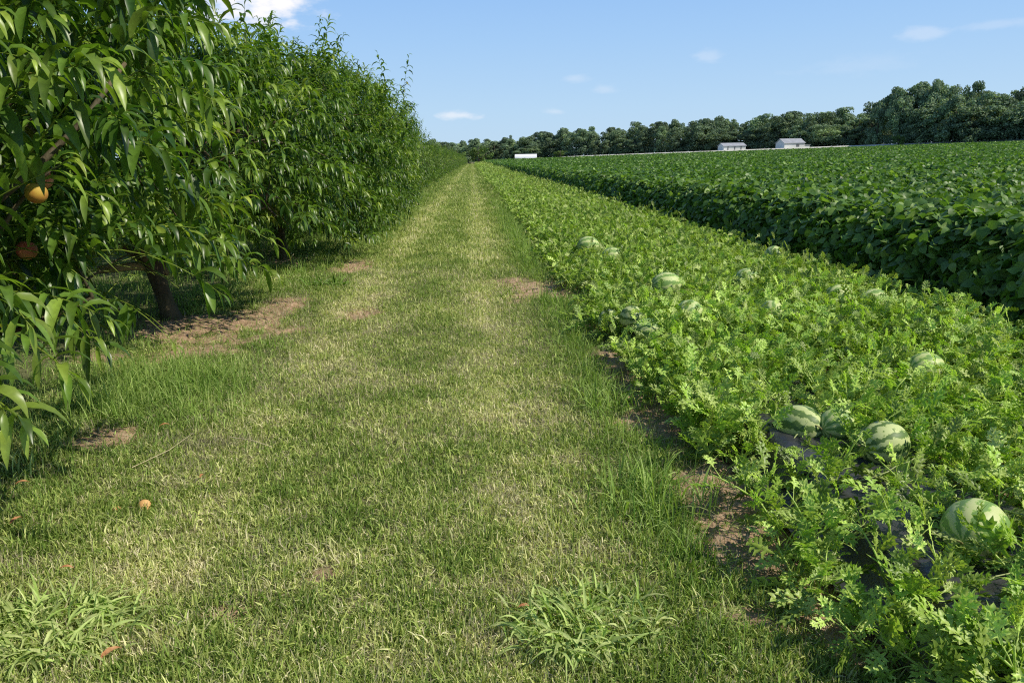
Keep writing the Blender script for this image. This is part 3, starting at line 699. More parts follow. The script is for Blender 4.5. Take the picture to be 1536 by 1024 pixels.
for (x, y, r, hl, a, pale, lb) in MEL:
    h = max(float(bed_height(x, y)), float(canopy(np.array(x), np.array(y))) * .9 - r * .3)
    z = float(gz(x, y)) + h + r * .93 - (.05 if y < 4.5 else -.005)
    mo = empty('watermelon', (x, y, z), a, lb, 'watermelon', 'watermelons in the patch')
    rind = link('rind', melon_mesh(r * 1.06, hl * .88), M['melon_p' if pale else 'melon'], mo); rind.rotation_euler = (random.uniform(0, 6), 0, 0)
    g = Geo(); sp2 = np.array([(-hl * .97, 0, 0), (-hl * 1.06, 0, .012), (-hl * 1.16, .02, .02), (-hl * 1.28, .05, -.03)])
    g.add(*tubes(sp2[None], np.array([[.006, .004, .0035, .003]]), 5, np.array([[.8, .5]]))); g.build('stem', M['stem'], mo)
    mel_pos.append((x, y, z, r, hl))

# ------------------------------------------------------------------ watermelon vines
def lobed_leaf(detail, size, roll, pitch):
    """deeply cut watermelon leaf along +X, returned as arrays"""
    g = Geo(); b = []; d = []; L = []; W = []; dr = []
    hu = R.uniform(.0, .97); 
    def add(p, dd, l, w, dp=.12): b.append(p); d.append(dd); L.append(l); W.append(w); dr.append(dp)
    add((0, 0, 0), (1, 0, .1), 1.0, .06, R.uniform(.05, .3))
    for s in (-1, 1):
        for (t, l, an) in ((.2, .26, 1.1), (.36, .34, .9), (.56, .3, .75), (.76, .18, .6)):
            p = (t, 0, .04 * t); dd = (math.cos(an), s * math.sin(an), R.uniform(.1, .6)); add(p, dd, l * 1.12, .078 if detail < 2 else .06, .25)
            if detail >= 2 and t < .6:
                n = np.array(dd) / np.linalg.norm(dd)
                for (tt, ll, a2) in ((.45, .17, .8), (.55, .17, -.8)):
                    q = np.array(p) + n * l * tt; ax = math.atan2(n[1], n[0]) + a2; add(tuple(q), (math.cos(ax), math.sin(ax), n[2]), ll * .8, .045, .2)
        if detail >= 2: pass
    b = np.array(b, float) * size; d = np.array(d, float); L = np.array(L) * size; W = np.array(W) * size
    prof = [.5, 1.0, .7, 0] if detail >= 2 else [.6, .95, 0]
    v, l, c, a = strips(b, d, L, W, np.array(dr), .45, prof, np.tile([hu, R.random()], (len(b), 1)))
    cr_, sr = math.cos(roll), math.sin(roll); cp, sp_ = math.cos(pitch), math.sin(pitch)
    Rx = np.array([[1, 0, 0], [0, cr_, -sr], [0, sr, cr_]]); Ry = np.array([[cp, 0, -sp_], [0, 1, 0], [sp_, 0, cp]])
    return v @ (Ry @ Rx).T, l, c, a

def sprig(detail):
    """a vine tip with alternate lobed leaves, growing up +Z from the origin"""
    g = Geo(); K = 6; n = R.integers(6, 10); L = R.uniform(.18, .34)
    lean = R.uniform(.05, .8); a = R.uniform(0, 6.28); t = np.linspace(0, 1, K)
    path = np.stack([np.cos(a) * L * np.sin(lean) * t ** 1.3, np.sin(a) * L * np.sin(lean) * t ** 1.3, L * np.cos(lean * t) * t], -1)
    g.add(*tubes(path[None], np.linspace(.0048, .0026, K)[None], 4 if detail > 1 else 3, np.array([[.95, .7]])))
    for j in range(n):
        s = (j + .6) / n; k = min(int(s * (K - 1)), K - 2); p = path[k] + (path[k + 1] - path[k]) * (s * (K - 1) - k)
        az = j * 2.5 + R.normal(0, .5); pl = R.uniform(.04, .085) * (1.1 - .5 * s); pe = R.uniform(.2, .9)
        q = p + pl * np.array([math.cos(az) * math.cos(pe), math.sin(az) * math.cos(pe), math.sin(pe)])
        g.add(*tubes(np.array([[p, (p + q) / 2 + [0, 0, .006], q]]), np.array([[.0024, .002, .0018]]), 3, np.array([[.9, .6]])))
        v, l, c, A = lobed_leaf(detail, R.uniform(.11, .165) * (1.15 - .5 * s), R.normal(0, .75), R.uniform(-.5, 1.2))
        ca, sa = math.cos(az), math.sin(az); v = v @ np.array([[ca, -sa, 0], [sa, ca, 0], [0, 0, 1]]).T + q
        A = A.copy(); A[:, 0] = np.clip(A[:, 0] + .2 * s - .05, 0, .97)
        g.add(v, l, c, A)
    return g.arrays()

def vine_zone(g, temps, n, y0, y1, scale, power):
    x, y = area_points(n, 1.0, 4.85, y0, y1, power)
    h = canopy(x, y); keep = h > .03 + .05 * R.random(n)
    x, y, h = x[keep], y[keep], h[keep]
    z = gz(x, y) + h * R.uniform(.35, 1.0, len(x)) ** .7 - .1
    z = np.maximum(z, gz(x, y) + .015)
    keep = np.ones(len(x), bool)
    for (mx, my, mz, r, hl) in mel_pos:      # vines part around the fruit
        d = np.hypot(x - mx, y - my)
        keep &= d > r * 1.05
        dn = math.hypot(mx, my); ux, uy = -mx / dn, -my / dn           # the trampled side faces the picker's lane
        s_ = (x - mx) * ux + (y - my) * uy; p_ = np.abs((x - mx) * uy - (y - my) * ux)
        far_ = .25 + .05 * my; f = (s_ > 0) & (s_ < far_) & (p_ < r * .9); z = np.where(f, np.minimum(z, mz - r * .5 - .17), z); keep &= ~(f & (R.random(len(x)) < .35))
        z = np.maximum(z, gz(x, y) - .05)
    for (bx, by, rx, ry) in ((1.58, 3.76, .14, .2), (1.46, 3.5, .1, .16), (1.56, 3.02, .17, .14), (1.43, 2.78, .11, .16), (1.4, 6.0, .1, .3), (1.48, 6.3, .12, .35), (1.6, 2.15, .13, .12), (1.42, 11.4, .14, .5)):   # bare film
        keep &= (((x - bx) / rx) ** 2 + ((y - by) / ry) ** 2 > 1) | (R.random(len(x)) < .06)
    x, y, z = x[keep], y[keep], z[keep]; n = len(x)
    sc = R.uniform(.75, 1.25, n) * scale(y)
    bake(g, temps, R.integers(0, len(temps), n), rotz_tilt(n, sc, .55), np.stack([x, y, z], -1), np.clip(.35 + .5 * fbm(x, y, .4, 44) + R.normal(0, .12, n) - .1, 0, 1))
R = np.random.default_rng(50)
hi = [sprig(2) for _ in range(10)]; mid = [sprig(1) for _ in range(8)]
g = Geo()
vine_zone(g, hi, 2550, 1.6, 7.5, lambda y: .98 + 0 * y, 0.01)
vine_zone(g, mid, 4700, 7.5, 30, lambda y: 1.0 + .15 * sstep(8, 30, y), .9)
vine_zone(g, mid, 3600, 30, 330, lambda y: 1.2 + sstep(30, 200, y) * 1.3, 1.5)
vines = g.build('watermelon_vines', M['melon_leaf']); tag(vines, 'dense light green watermelon vines with cut leaves covering the beds', 'vines', kind='stuff')
# long bare runners
rn = [[(1.55, 3.62, .17), (1.62, 3.72, .2), (1.78, 3.8, .22), (1.95, 3.86, .24)], [(1.28, 6.15, .08), (1.35, 5.5, .05), (1.25, 5.0, .05), (1.42, 4.75, .09)], [(1.12, 2.9, .05), (1.2, 2.6, .06), (1.38, 2.75, .12), (1.6, 2.8, .2)],
      [(1.3, 2.5, .07), (1.4, 2.3, .12), (1.65, 2.25, .2), (1.9, 2.35, .22)], [(1.45, 3.4, .08), (1.5, 3.2, .16), (1.75, 3.1, .24), (2.0, 3.2, .3)]]
for p, lb in zip(rn, ('bare pale watermelon runner crossing the exposed black film', 'thin runner trailing over the dirt toward the middle of the patch', 'runner reaching into the lane grass at the lower right',
                      'pale runner looping near the bottom right corner', 'green runner between the two bare spots of black film')):
    p = np.array(p); q = np.stack([np.interp(np.linspace(0, 3, 13), range(4), p[:, k]) for k in range(3)], -1); q[1:-1] = (q[:-2] + q[1:-1] * 2 + q[2:]) / 4 + R.normal(0, .006, (11, 3))
    curve_stalk('vine_runner', q, .0045, M['runner'] if 'runner' in M else M.setdefault('runner', rough_mat('runner_skin', (.3, .36, .14), (.42, .45, .2), scale=20, rough=.6)), lb, 'vine')

# ------------------------------------------------------------------ soybeans
def soy_z(x, y):
    row = .5 + .5 * np.cos((x - 5.1) / .76 * 2 * PI)
    return .8 + .17 * row * (1 - sstep(20, 60, y)) + .24 * (fbm(x, y, .7, 15) - .5) + .1 * (fbm(x, y, 12, 16) - .5)
def trifoliate(detail):
    g = Geo(); pl = R.uniform(.08, .16); a = R.uniform(0, 6.28)
    q = np.array([math.cos(a) * .05, math.sin(a) * .05, pl])
    if detail: g.add(*tubes(np.array([[(0, 0, 0), q * .5, q]]), np.array([[.002, .0018, .0015]]), 3, np.array([[1.0, .7]])))
    b = np.tile(q, (3, 1)); an = a + np.array([0, 2.0, -2.0]) + R.normal(0, .25, 3); el = R.uniform(-.7, .5, 3)
    d = np.stack([np.cos(an) * np.cos(el), np.sin(an) * np.cos(el), np.sin(el)], -1)
    L = R.uniform(.085, .125, 3); at = np.stack([np.clip(R.normal(.45, .22, 3), 0, 1), R.random(3)], -1)
    prof = [.3, .95, 1, .62, 0] if detail else [.6, 1, 0]
    g.add(*strips(b, d, L, L * .36, R.uniform(.1, .35, 3), .18, prof, at, roll=R.normal(0, .7, 3)))
    return g.arrays()
R = np.random.default_rng(60)
th = [trifoliate(1) for _ in range(12)]; tl = [trifoliate(0) for _ in range(12)]
g = Geo()
def soy_zone(temps, x, y, z, sc, tilt=.6):
    n = len(x); bake(g, temps, R.integers(0, len(temps), n), rotz_tilt(n, sc * R.uniform(.8, 1.25, n), tilt), np.stack([x, y, z], -1), np.clip(.45 + .5 * (fbm(x, y, .8, 23) - .5) + R.normal(0, .2, n), 0, 1))
def wedge(n, y0, y1, power, x0=4.85, slope=.82):
    x, y = area_points(n, 0, 1, y0, y1, power); xm = y * slope + 3; x = x0 + x * (xm - x0); k = xm > x0; return x[k], y[k]
# near top canopy
x, y = area_points(26000, 4.85, 20, 4.5, 22, .01); k = x < y * .82 + 2.5; x, y = x[k], y[k]
soy_zone(th, x, y, gz(x, y) + soy_z(x, y) - .1 - .3 * R.random(len(x)) ** 2 + .06 * R.random(len(x)), 1.12 + 0 * x, .95)
# wall of leaves on the side towards the melons
n = 30000; y = (4.5 ** .2 + R.random(n) * (60 ** .2 - 4.5 ** .2)) ** 5; z = R.uniform(.05, .86, n) ** .85; x = 4.62 + .42 * (z / .85) ** 3 + .3 * R.random(n) + .3 * (fbm(y, z, .6, 9) - .5)
soy_zone(th, x, y, gz(x, y) + z, 1.12 + .3 * sstep(15, 60, y), .9)
x, y = wedge(60000, 22, 80, 1.0); k = R.random(len(x)) < 1; soy_zone(tl, x, y, gz(x, y) + soy_z(x, y) - .1 - .1 * R.random(len(x)), 1.1 + (y - 22) / 58 * .8)
x, y = wedge(70000, 80, 450, 1.0); k = y < zedge(x) + 1; x, y = x[k], y[k]; soy_zone(tl, x, y, gz(x, y) + soy_z(x, y) - .12 - .1 * R.random(len(x)), 1.9 + (y - 80) / 300 * 3)
n = 14000; y = 60 * (430 / 60) ** R.random(n); z = R.uniform(.1, .8, n); x = 4.8 + .4 * R.random(n); soy_zone(tl, x, y, gz(x, y) + z, 1.5 + (y - 60) / 300 * 3, .9)
soy = g.build('soybean_crop', M['soy']); tag(soy, 'dark green soybean crop with broad glossy leaves filling the field', 'crop', kind='stuff')
# inner mass below the canopy: a solid sheet, shade painted in as dark green
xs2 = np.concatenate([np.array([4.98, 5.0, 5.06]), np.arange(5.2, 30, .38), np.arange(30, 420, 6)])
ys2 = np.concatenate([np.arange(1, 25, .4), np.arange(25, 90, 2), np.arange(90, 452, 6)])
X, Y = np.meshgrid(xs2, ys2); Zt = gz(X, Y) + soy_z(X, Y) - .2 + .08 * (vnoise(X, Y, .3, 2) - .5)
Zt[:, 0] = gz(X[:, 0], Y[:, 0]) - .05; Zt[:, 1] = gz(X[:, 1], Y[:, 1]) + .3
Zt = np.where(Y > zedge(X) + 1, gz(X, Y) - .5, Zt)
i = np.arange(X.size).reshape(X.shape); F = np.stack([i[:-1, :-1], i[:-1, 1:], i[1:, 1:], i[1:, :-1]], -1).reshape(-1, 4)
um = link('soybean_undergrowth', mesh_np('soybean_undergrowth', np.stack([X, Y, Zt], -1).reshape(-1, 3), F.ravel(), np.full(len(F), 4)), rough_mat('soy_painted_shade', (.012, .03, .008), (.03, .07, .014), scale=9, rough=.9, bump=1, bscale=12, spec=.1))
tag(um, 'sheet for stems and lower leaves inside the soybean field, painted dark as shade', 'crop', kind='stuff')

# ------------------------------------------------------------------ far wood, shrubs
def far_tree_mesh(seed, H=16., W=5.5, n_lobes=34, per=75, leaf=.55, low=.12):
    rr = np.random.default_rng(seed)
    cz = H * .48; lob = []
    for _ in range(n_lobes):
        t = rr.uniform(-1.02, 1); p = rr.uniform(0, 2 * PI); q = math.sqrt(max(0, 1 - max(t, 0) ** 2)) if t > 0 else .92
        u = rr.uniform(.35, .82)
        lob.append((math.cos(p) * q * W * u, math.sin(p) * q * W * u, cz + t * (H * .48 - .3) * (u ** .4) , rr.uniform(.16, .3) * W))
    vs = []; at = []
    for (x, y, z, r) in lob:
        d = nrm(rr.normal(0, 1, (per, 3))); d[:, 2] = np.abs(d[:, 2]) * np.where(rr.random(per) < .75, 1, -1)
        c = np.array([x, y, z]) + d * r * np.array([1, 1, .85]) * rr.uniform(.75, 1.12, (per, 1))
        n = nrm(d + rr.normal(0, .5, (per, 3))); u = nrm(np.cross(n, rr.normal(0, 1, (per, 3)))); w = np.cross(n, u); s = leaf * rr.uniform(.5, 1.2, (per, 1))
        q = np.stack([c - u * s * .6, c - w * s * .45 + u * s * .1, c + u * s * .6, c + w * s * .45], 1); vs.append(q.reshape(-1, 3))
        hue = rr.uniform(.2, .8); at.append(np.tile(np.stack([np.clip(hue + rr.normal(0, .15, per), 0, 1), rr.random(per), np.zeros(per)], -1)[:, None], (1, 4, 1)).reshape(-1, 3))
    V = np.concatenate(vs); A = np.concatenate(at); me = mesh_np('crown', V, np.arange(len(V)), np.full(len(V) // 4, 4), A, smooth=False)
    g = Geo(); P = np.array([[0, 0, -.4], [0, 0, H * .2], [.2, .1, H * .45], [.1, .2, H * .75]]); g.add(*tubes(P[None], np.array([[.32, .25, .18, .05]]), 7, np.array([[.5, .5]])))
    for k in range(5):
        a = rr.uniform(0, 6.28); z0 = rr.uniform(.2, .5) * H; q = np.array([[0, 0, z0], [math.cos(a) * W * .3, math.sin(a) * W * .3, z0 + H * .1], [math.cos(a) * W * .6, math.sin(a) * W * .6, z0 + H * .22]]); g.add(*tubes(q[None], np.array([[.14, .09, .04]]), 5, np.array([[.5, .5]])))
    v, l, c, a = g.arrays(); return me, mesh_np('trunk', v, l, c, a)
FT = [far_tree_mesh(900 + k, H=16, W=(6.2, 7.2, 5.6, 6.6, 6.0, 7.4)[k], n_lobes=(48, 56, 44, 50, 46, 58)[k], leaf=.55, per=125) for k in range(6)]
for a, b in FT: a.materials.append(M['hazed_wood_leaf']); b.materials.append(M['farbark'])
def far_tree(k, x, y, sx, sz, label, group='trees of the wood beyond the field', name='broadleaf_tree'):
    t = empty(name, (x, y, float(gz(x, y))), random.uniform(0, 6.28), label, 'tree', group); t.scale = (sx, sx, sz)
    for nm, me in zip(('crown', 'trunk'), FT[k]):
        o = bpy.data.objects.new(nm, me); C.objects.link(o); o.parent = t
    return t
rr_ = np.random.default_rng(77); n_ = 52000
rt_ = rr_.uniform(-.1, .92, n_); dd_ = np.where(rt_ < 0, 530, (450 + 52) / (1 + np.maximum(rt_, 0))) - 25 * np.clip((rt_ - .5) / .05, 0, 1) - 3 + rr_.uniform(0, 14, n_)
bx_ = rt_ * dd_; hz_ = rr_.random(n_) ** .7 * (2.6 + 2.2 * vnoise(bx_, dd_, 7, 3)); pc_ = np.stack([bx_, dd_, gz(bx_, dd_) + hz_], -1)
nn_ = nrm(rr_.normal(0, 1, (n_, 3))); uu_ = nrm(np.cross(nn_, rr_.normal(0, 1, (n_, 3)))); ww_ = np.cross(nn_, uu_); ss_ = rr_.uniform(.35, .8, (n_, 1))
qv = np.stack([pc_ - uu_ * ss_ * .6, pc_ - ww_ * ss_ * .45, pc_ + uu_ * ss_ * .6, pc_ + ww_ * ss_ * .45], 1).reshape(-1, 3)
qa = np.repeat(np.stack([np.clip(.35 + .5 * (vnoise(bx_, hz_, 4, 8) - .5) + rr_.normal(0, .15, n_), 0, 1), rr_.random(n_), 0 * bx_], -1), 4, 0)
ug = link('wood_undergrowth', mesh_np('wood_undergrowth', qv, np.arange(n_ * 4), np.full(n_, 4), qa, smooth=False), M['hazed_wood_leaf']); tag(ug, 'dark brush filling the foot of the wood beyond the field', 'brush', kind='stuff')
ratio = -.08
n_t = 0
while ratio < .86:
    # distance of the wood front at this bearing
    if ratio < 0: d0 = 530
    else: d0 = (450 + 52) / (1 + ratio)
    big = 1 if ratio > .5 else 0
    if big: d0 = d0 - 25 * min(1, (ratio - .5) / .05)
    for row in range(3):
        d = d0 + row * 8 + random.uniform(-3, 4); rt = ratio + random.uniform(-.006, .006); x = rt * d
        H = {0: 16, 1: 19.8}[big] * random.uniform(.82, 1.14)
        if ratio < .12: H *= .93
        if row == 0: H *= random.choice((.6, .8, .9))
        if big:
            H += 2.5 * math.exp(-((ratio - .6) / .06) ** 2) - 3.0 * max(0, ratio - .68) / .1
            H *= .8 if ratio < .525 else 1
        if ratio < .05: lb = 'hazy tree of the distant wood behind the end of the lane'
        elif ratio < .3: lb = 'tree of the even wood edge behind the white tunnel house'
        elif ratio < .5: lb = 'tree of the wood edge behind the two pale barns'
        else: lb = 'tall dark tree in the high clump of wood at the right'
        far_tree(random.randrange(6), x, d, random.choice((.75, .95, 1.1, 1.3)) * (1.1 if big else 1.0), H / 16, lb, 'trees: ' + lb.split(' ', 1)[1] if False else lb.replace('tree', 'trees', 1))
        n_t += 1
    ratio += random.uniform(.85, 1.15) * 7.6 / d0
SH = far_tree_mesh(950, H=5.5, W=2.9, n_lobes=22, per=60, leaf=.32); 
for me in SH[:1]: me.materials.append(M['shrub_leaf'])
SH[1].materials.append(M['farbark'])
def shrub(x, y, s, sz, label, name='small_tree'):
    t = empty(name, (x, y, float(gz(x, y))), random.uniform(0, 6), label, 'tree'); t.scale = (s, s, sz)
    for nm, me in zip(('crown', 'trunk'), SH):
        o = bpy.data.objects.new(nm, me); C.objects.link(o); o.parent = t
shrub(.552 * 293, 293, .95, 1.0, 'light green small tree standing in front of the tall dark clump')
shrub(.60 * 292, 292, .6, .5, 'low light green bush at the foot of the tall clump')
shrub(2.6, 300, 1.5, 1.55, 'pale green young tree at the end of the melon rows', 'small_tree')
shrub(5.8, 330, 1.5, 1.1, 'low pale bush right of the young tree at the end of the rows', 'bush')
shrub(.115 * 428, 440, 1.5, .9, 'yellowish bush right of the white tunnel house', 'bush')
shrub(.075 * 428, 446, 1.1, .8, 'dull bush left of the white tunnel house', 'bush')
t = empty('bush', (-1.4, 345, 0), 1, 'dark bush closing the far end of the lane', 'bush')
for nm, me in zip(('crown', 'trunk'), SH):
    me2 = me.copy(); me2.materials.clear(); me2.materials.append(M['hazed_wood_leaf'] if nm == 'crown' else M['farbark']); o = bpy.data.objects.new(nm, me2); C.objects.link(o); o.parent = t
t.scale = (1.1, 1.1, .75)
shrub(-6.5, 350, 1.8, 1.3, 'green bush left of the dark bush at the lane end', 'bush')

# ------------------------------------------------------------------ farm buildings
def box_faces(vs, fs, x0, x1, y0, y1, z0, z1):
    b = len(vs); vs += [(x0, y0, z0), (x1, y0, z0), (x1, y1, z0), (x0, y1, z0), (x0, y0, z1), (x1, y0, z1), (x1, y1, z1), (x0, y1, z1)]
    fs += [(b, b + 1, b + 5, b + 4), (b + 1, b + 2, b + 6, b + 5), (b + 2, b + 3, b + 7, b + 6), (b + 3, b, b + 4, b + 7), (b + 4, b + 5, b + 6, b + 7), (b + 3, b + 2, b + 1, b)]
def pymesh(name, vs, fs, mat, parent=None):
    me = bpy.data.meshes.new(name); me.from_pydata(vs, [], fs); me.update(); return link(name, me, mat, parent)
M['wall'] = rough_mat('white_siding', (.72, .72, .7), (.78, .78, .76), scale=1.2, rough=.6, bump=.05, bscale=4, stretch=(4, 4, .1))
M['wallg'] = rough_mat('grey_siding', (.32, .34, .37), (.4, .42, .44), scale=1.2, rough=.6)
M['roof'] = rough_mat('grey_metal_roof', (.3, .31, .34), (.42, .43, .46), scale=.8, rough=.45, bump=.2, bscale=3)
M['door'] = rough_mat('dark_door', (.1, .11, .12), (.2, .2, .21), scale=2)
M['tunnel'] = rough_mat('white_tunnel_film', (.75, .76, .78), (.85, .85, .85), scale=.5, rough=.5)
def barn(x, y, rz, L, Wd, h, ridge, label, doors, over=.35, annex=None):
    base = float(gz(x, y)) - .05
    b = empty('barn', (x, y, base), rz, label, 'barn')
    vs = []; fs = []
    box_faces(vs, fs, -L / 2, L / 2, -Wd / 2, Wd / 2, 0, h); fs.pop(4)
    for sx in (-L / 2, L / 2):
        k = len(vs); vs += [(sx, -Wd / 2, h), (sx, Wd / 2, h), (sx, 0, ridge)]; fs.append((k, k + 1, k + 2))
    pymesh('wall', vs, fs, M['wall'], b)
    # two roof slabs with overhang at the eaves and gable ends
    vs = []; fs = []
    for s in (-1, 1):
        k = len(vs); y0 = s * (Wd / 2 + over); dz = (ridge - h) / (Wd / 2) * over
        for zz in (.02, .16): vs += [(-L / 2 - over, y0, h - dz + zz), (L / 2 + over, y0, h - dz + zz), (L / 2 + over, 0, ridge + zz), (-L / 2 - over, 0, ridge + zz)]
        fs += [(k, k + 1, k + 2, k + 3), (k + 4, k + 5, k + 6, k + 7), (k, k + 1, k + 5, k + 4), (k, k + 3, k + 7, k + 4), (k + 1, k + 2, k + 6, k + 5)]
    pymesh('roof', vs, fs, M['roof'], b)
    for (dx, w, hh, z0, kind) in doors:
        vs = []; fs = []; box_faces(vs, fs, dx - w / 2, dx + w / 2, -Wd / 2 - .05, -Wd / 2 + .02, z0, z0 + hh); pymesh(kind, vs, fs, M['door'], b)
    if annex:
        ax, aw, ah = annex; vs = []; fs = []; box_faces(vs, fs, L / 2 + .01, L / 2 + aw, -Wd / 2 + .4, Wd / 2 - .4, 0, ah); a = pymesh('annex', vs, fs, M['wall'], b)
        vs = []; fs = []; box_faces(vs, fs, L / 2 + .4, L / 2 + aw + .3, -Wd / 2 + .1, Wd / 2 - .1, ah + .01, ah + .15); pymesh('annex_roof', vs, fs, M['roof'], a)
    return b
barn(.333 * 353, 353, .1, 10.4, 6.5, 2.2, 3.4, 'long low white barn with light grey roof, left one of the two barns', [(-3.2, .5, 1.7, .2, 'door'), (0, .5, 1.7, .2, 'door'), (3, .5, 1.7, .2, 'door')])
barn(.409 * 333, 333, .12, 9.2, 7.5, 2.4, 4.1, 'white barn with taller grey roof and small annex, right one of the two barns', [(1.5, 1.4, 1.1, .8, 'window')], annex=(0, 2.6, 1.5))
# white tunnel house
hx, hy = .0685 * 432, 432; hb_ = empty('tunnel_house', (hx, hy, float(gz(hx, hy))), -.1, 'long low white plastic tunnel house left of the barns, at the field end', 'greenhouse')
ang = np.linspace(0, PI, 13); V = []; Fc = []
for xx in (-6, 6): V += [(xx, -3.2 * math.cos(a), 1.1 + 2.1 * math.sin(a)) for a in ang]
for k in range(12): Fc.append((k, k + 1, 13 + k + 1, 13 + k))
k = len(V); V += [(-6, -3.2, 0), (6, -3.2, 0), (-6, 3.2, 0), (6, 3.2, 0)]; Fc += [(0, 13, k + 1, k), (12, 25, k + 3, k + 2)]
pymesh('cover', V, Fc, M['tunnel'], hb_)
V = []; Fc = []
for xx in (-5.95, 5.95):
    k = len(V); V += [(xx, -3.15 * math.cos(a), 1.08 + 2.05 * math.sin(a)) for a in ang] + [(xx, 3.15, 0), (xx, -3.15, 0)]; Fc.append(tuple(range(k, k + 15)))
pymesh('end_wall', V, Fc, M['wallg'], hb_)

# ------------------------------------------------------------------ camera, light, sky
cam = bpy.data.cameras.new('camera'); co = bpy.data.objects.new('camera', cam); C.objects.link(co); scene.camera = co
yw, pt, rl = math.radians(2.65), math.radians(-13.35), math.radians(1.1)
f = Vector((math.sin(yw) * math.cos(pt), math.cos(yw) * math.cos(pt), math.sin(pt)))
co.rotation_mode = 'QUATERNION'; co.rotation_quaternion = f.to_track_quat('-Z', 'Y') @ Quaternion((0, 0, 1), -rl)
co.location = (0, 0, 1.65); cam.sensor_width = 36; cam.lens = 27; cam.clip_end = 6000; cam.clip_start = .05

SUN_EL, SUN_AZ = math.radians(45), math.radians(112)      # azimuth clockwise from +Y (the lane): from the right, slightly behind
sd = Vector((math.sin(SUN_AZ) * math.cos(SUN_EL), math.cos(SUN_AZ) * math.cos(SUN_EL), math.sin(SUN_EL)))
sl = bpy.data.lights.new('sun', 'SUN'); sl.energy = 5.0; sl.angle = math.radians(.5); sl.color = (1, .93, .8)
so = bpy.data.objects.new('sun', sl); C.objects.link(so); so.rotation_mode = 'QUATERNION'; so.rotation_quaternion = sd.to_track_quat('Z', 'Y'); so.location = (10, -5, 20)

w = bpy.data.worlds.new('World'); scene.world = w; w.use_nodes = True; nt = w.node_tree; N = nt.nodes; L = nt.links; N.clear()
sky = N.new('ShaderNodeTexSky'); sky.sky_type = 'NISHITA'; sky.sun_disc = False; sky.sun_elevation = SUN_EL; sky.sun_rotation = SUN_AZ
sky.air_density = 1.0; sky.dust_density = .6; sky.ozone_density = 1.6
tc = N.new('ShaderNodeTexCoord')
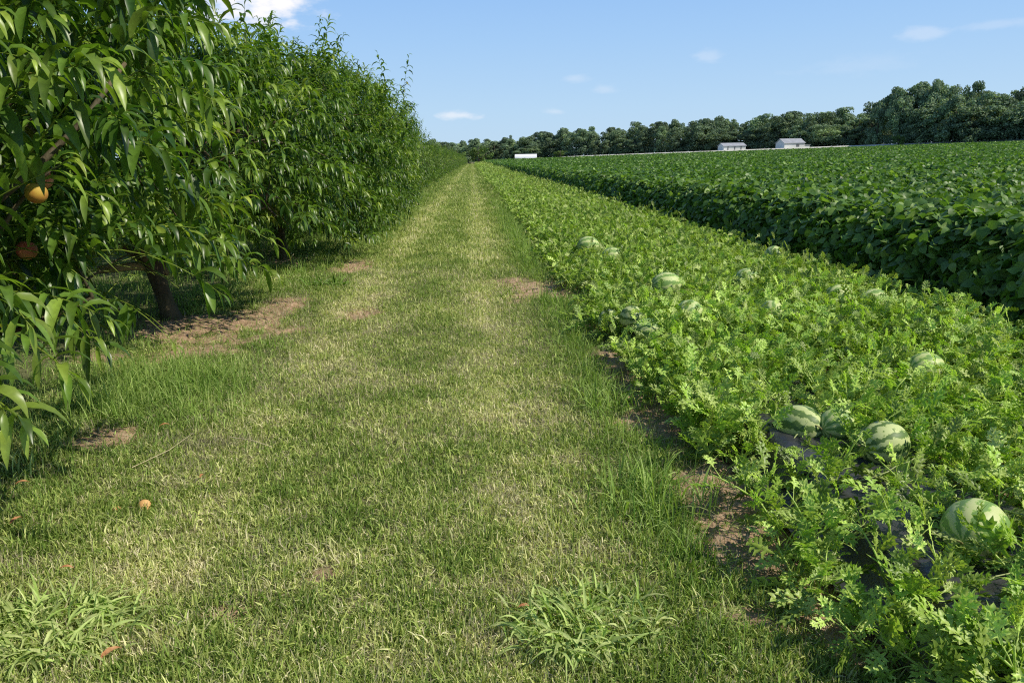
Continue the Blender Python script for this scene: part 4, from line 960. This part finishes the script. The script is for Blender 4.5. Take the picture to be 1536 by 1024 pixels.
# small fair-weather clouds at fixed bearings of the sky
def cloud(px, py, wx, wy, dens, prev):
    v = Vector(((px - 768) / 1152, -(py - 512) / 1152, -1)); v.rotate(co.rotation_quaternion); v.normalize()
    az = math.atan2(v.x, v.y); el = math.asin(v.z)
    sx = N.new('ShaderNodeSeparateXYZ'); L.new(tc.outputs['Generated'], sx.inputs[0])
    def mth(op, a, b=None, c=None):
        n = N.new('ShaderNodeMath'); n.operation = op
        for k, q in enumerate((a, b, c)):
            if q is None: continue
            if isinstance(q, (int, float)): n.inputs[k].default_value = q
            else: L.new(q, n.inputs[k])
        return n.outputs[0]
    a = mth('ARCTAN2', sx.outputs[0], sx.outputs[1]); e = mth('ARCSINE', sx.outputs[2])
    da = mth('DIVIDE', mth('SUBTRACT', a, az), wx / 1152); de = mth('DIVIDE', mth('SUBTRACT', e, el), wy / 1152)
    r = mth('SQRT', mth('ADD', mth('MULTIPLY', da, da), mth('MULTIPLY', de, de)))
    no = N.new('ShaderNodeTexNoise'); no.inputs['Scale'].default_value = 26; no.inputs['Detail'].default_value = 7; no.inputs['Roughness'].default_value = .55
    mp = N.new('ShaderNodeMapping'); mp.inputs['Scale'].default_value = (1, 1, 2.4); L.new(tc.outputs['Generated'], mp.inputs[0]); L.new(mp.outputs[0], no.inputs[0])
    rr = mth('ADD', r, mth('MULTIPLY', mth('SUBTRACT', no.outputs[0], .5), 2.6))
    mr = N.new('ShaderNodeMapRange'); mr.interpolation_type = 'SMOOTHSTEP'; L.new(rr, mr.inputs[0]); mr.inputs[1].default_value = 1.15; mr.inputs[2].default_value = .1; mr.inputs[3].default_value = 0; mr.inputs[4].default_value = dens
    mx = N.new('ShaderNodeMix'); mx.data_type = 'RGBA'; L.new(mr.outputs[0], mx.inputs[0]); L.new(prev, mx.inputs[6]); mx.inputs[7].default_value = (9.4, 9.2, 9.3, 1)
    return mx.outputs[2]
c = sky.outputs[0]
sx0 = N.new('ShaderNodeSeparateXYZ'); L.new(tc.outputs['Generated'], sx0.inputs[0])
gr = N.new('ShaderNodeValToRGB'); L.new(sx0.outputs[2], gr.inputs[0]); ge = gr.color_ramp.elements
for k, (p_, c_) in enumerate([(0, (.54, .73, .92)), (.06, (.48, .7, .94)), (.14, (.38, .62, .95)), (.25, (.26, .5, .93)), (.42, (.14, .26, .5)), (1, (.08, .16, .34))]):
    e_ = ge[k] if k < 1 else (ge[-1] if k == 5 else ge.new(p_)); e_.position = p_; e_.color = (*c_, 1)
sc_ = N.new('ShaderNodeVectorMath'); sc_.operation = 'SCALE'; L.new(gr.outputs[0], sc_.inputs[0]); sc_.inputs['Scale'].default_value = 1 / .11
mx_ = N.new('ShaderNodeMix'); mx_.data_type = 'RGBA'; mx_.inputs[0].default_value = .92; L.new(c, mx_.inputs[6]); L.new(sc_.outputs[0], mx_.inputs[7]); c = mx_.outputs[2]
for q in [(392, 4, 70, 40, 1.0), (300, 14, 60, 30, .6), (690, 173, 30, 8, .5), (1383, 50, 28, 9, .22), (1500, 36, 44, 7, .14), (862, 118, 20, 8, .18), (905, 133, 20, 7, .16), (832, 168, 22, 6, .2), (1062, 85, 26, 10, .18), (1300, 97, 90, 14, .07)]:
    c = cloud(*q, c)
bg = N.new('ShaderNodeBackground'); bg.inputs[1].default_value = .11; L.new(c, bg.inputs[0]); wo = N.new('ShaderNodeOutputWorld'); L.new(bg.outputs[0], wo.inputs[0])

scene.view_settings.view_transform = 'Standard'; scene.view_settings.look = 'None'; scene.view_settings.exposure = 0
scene.render.engine = 'CYCLES'; cy = scene.cycles
cy.max_bounces = 6; cy.diffuse_bounces = 3; cy.glossy_bounces = 2; cy.transmission_bounces = 4; cy.transparent_max_bounces = 4
cy.filter_width = 1.15; cy.sample_clamp_indirect = 4; cy.use_denoising = False
print('tris ok, far trees', n_t)
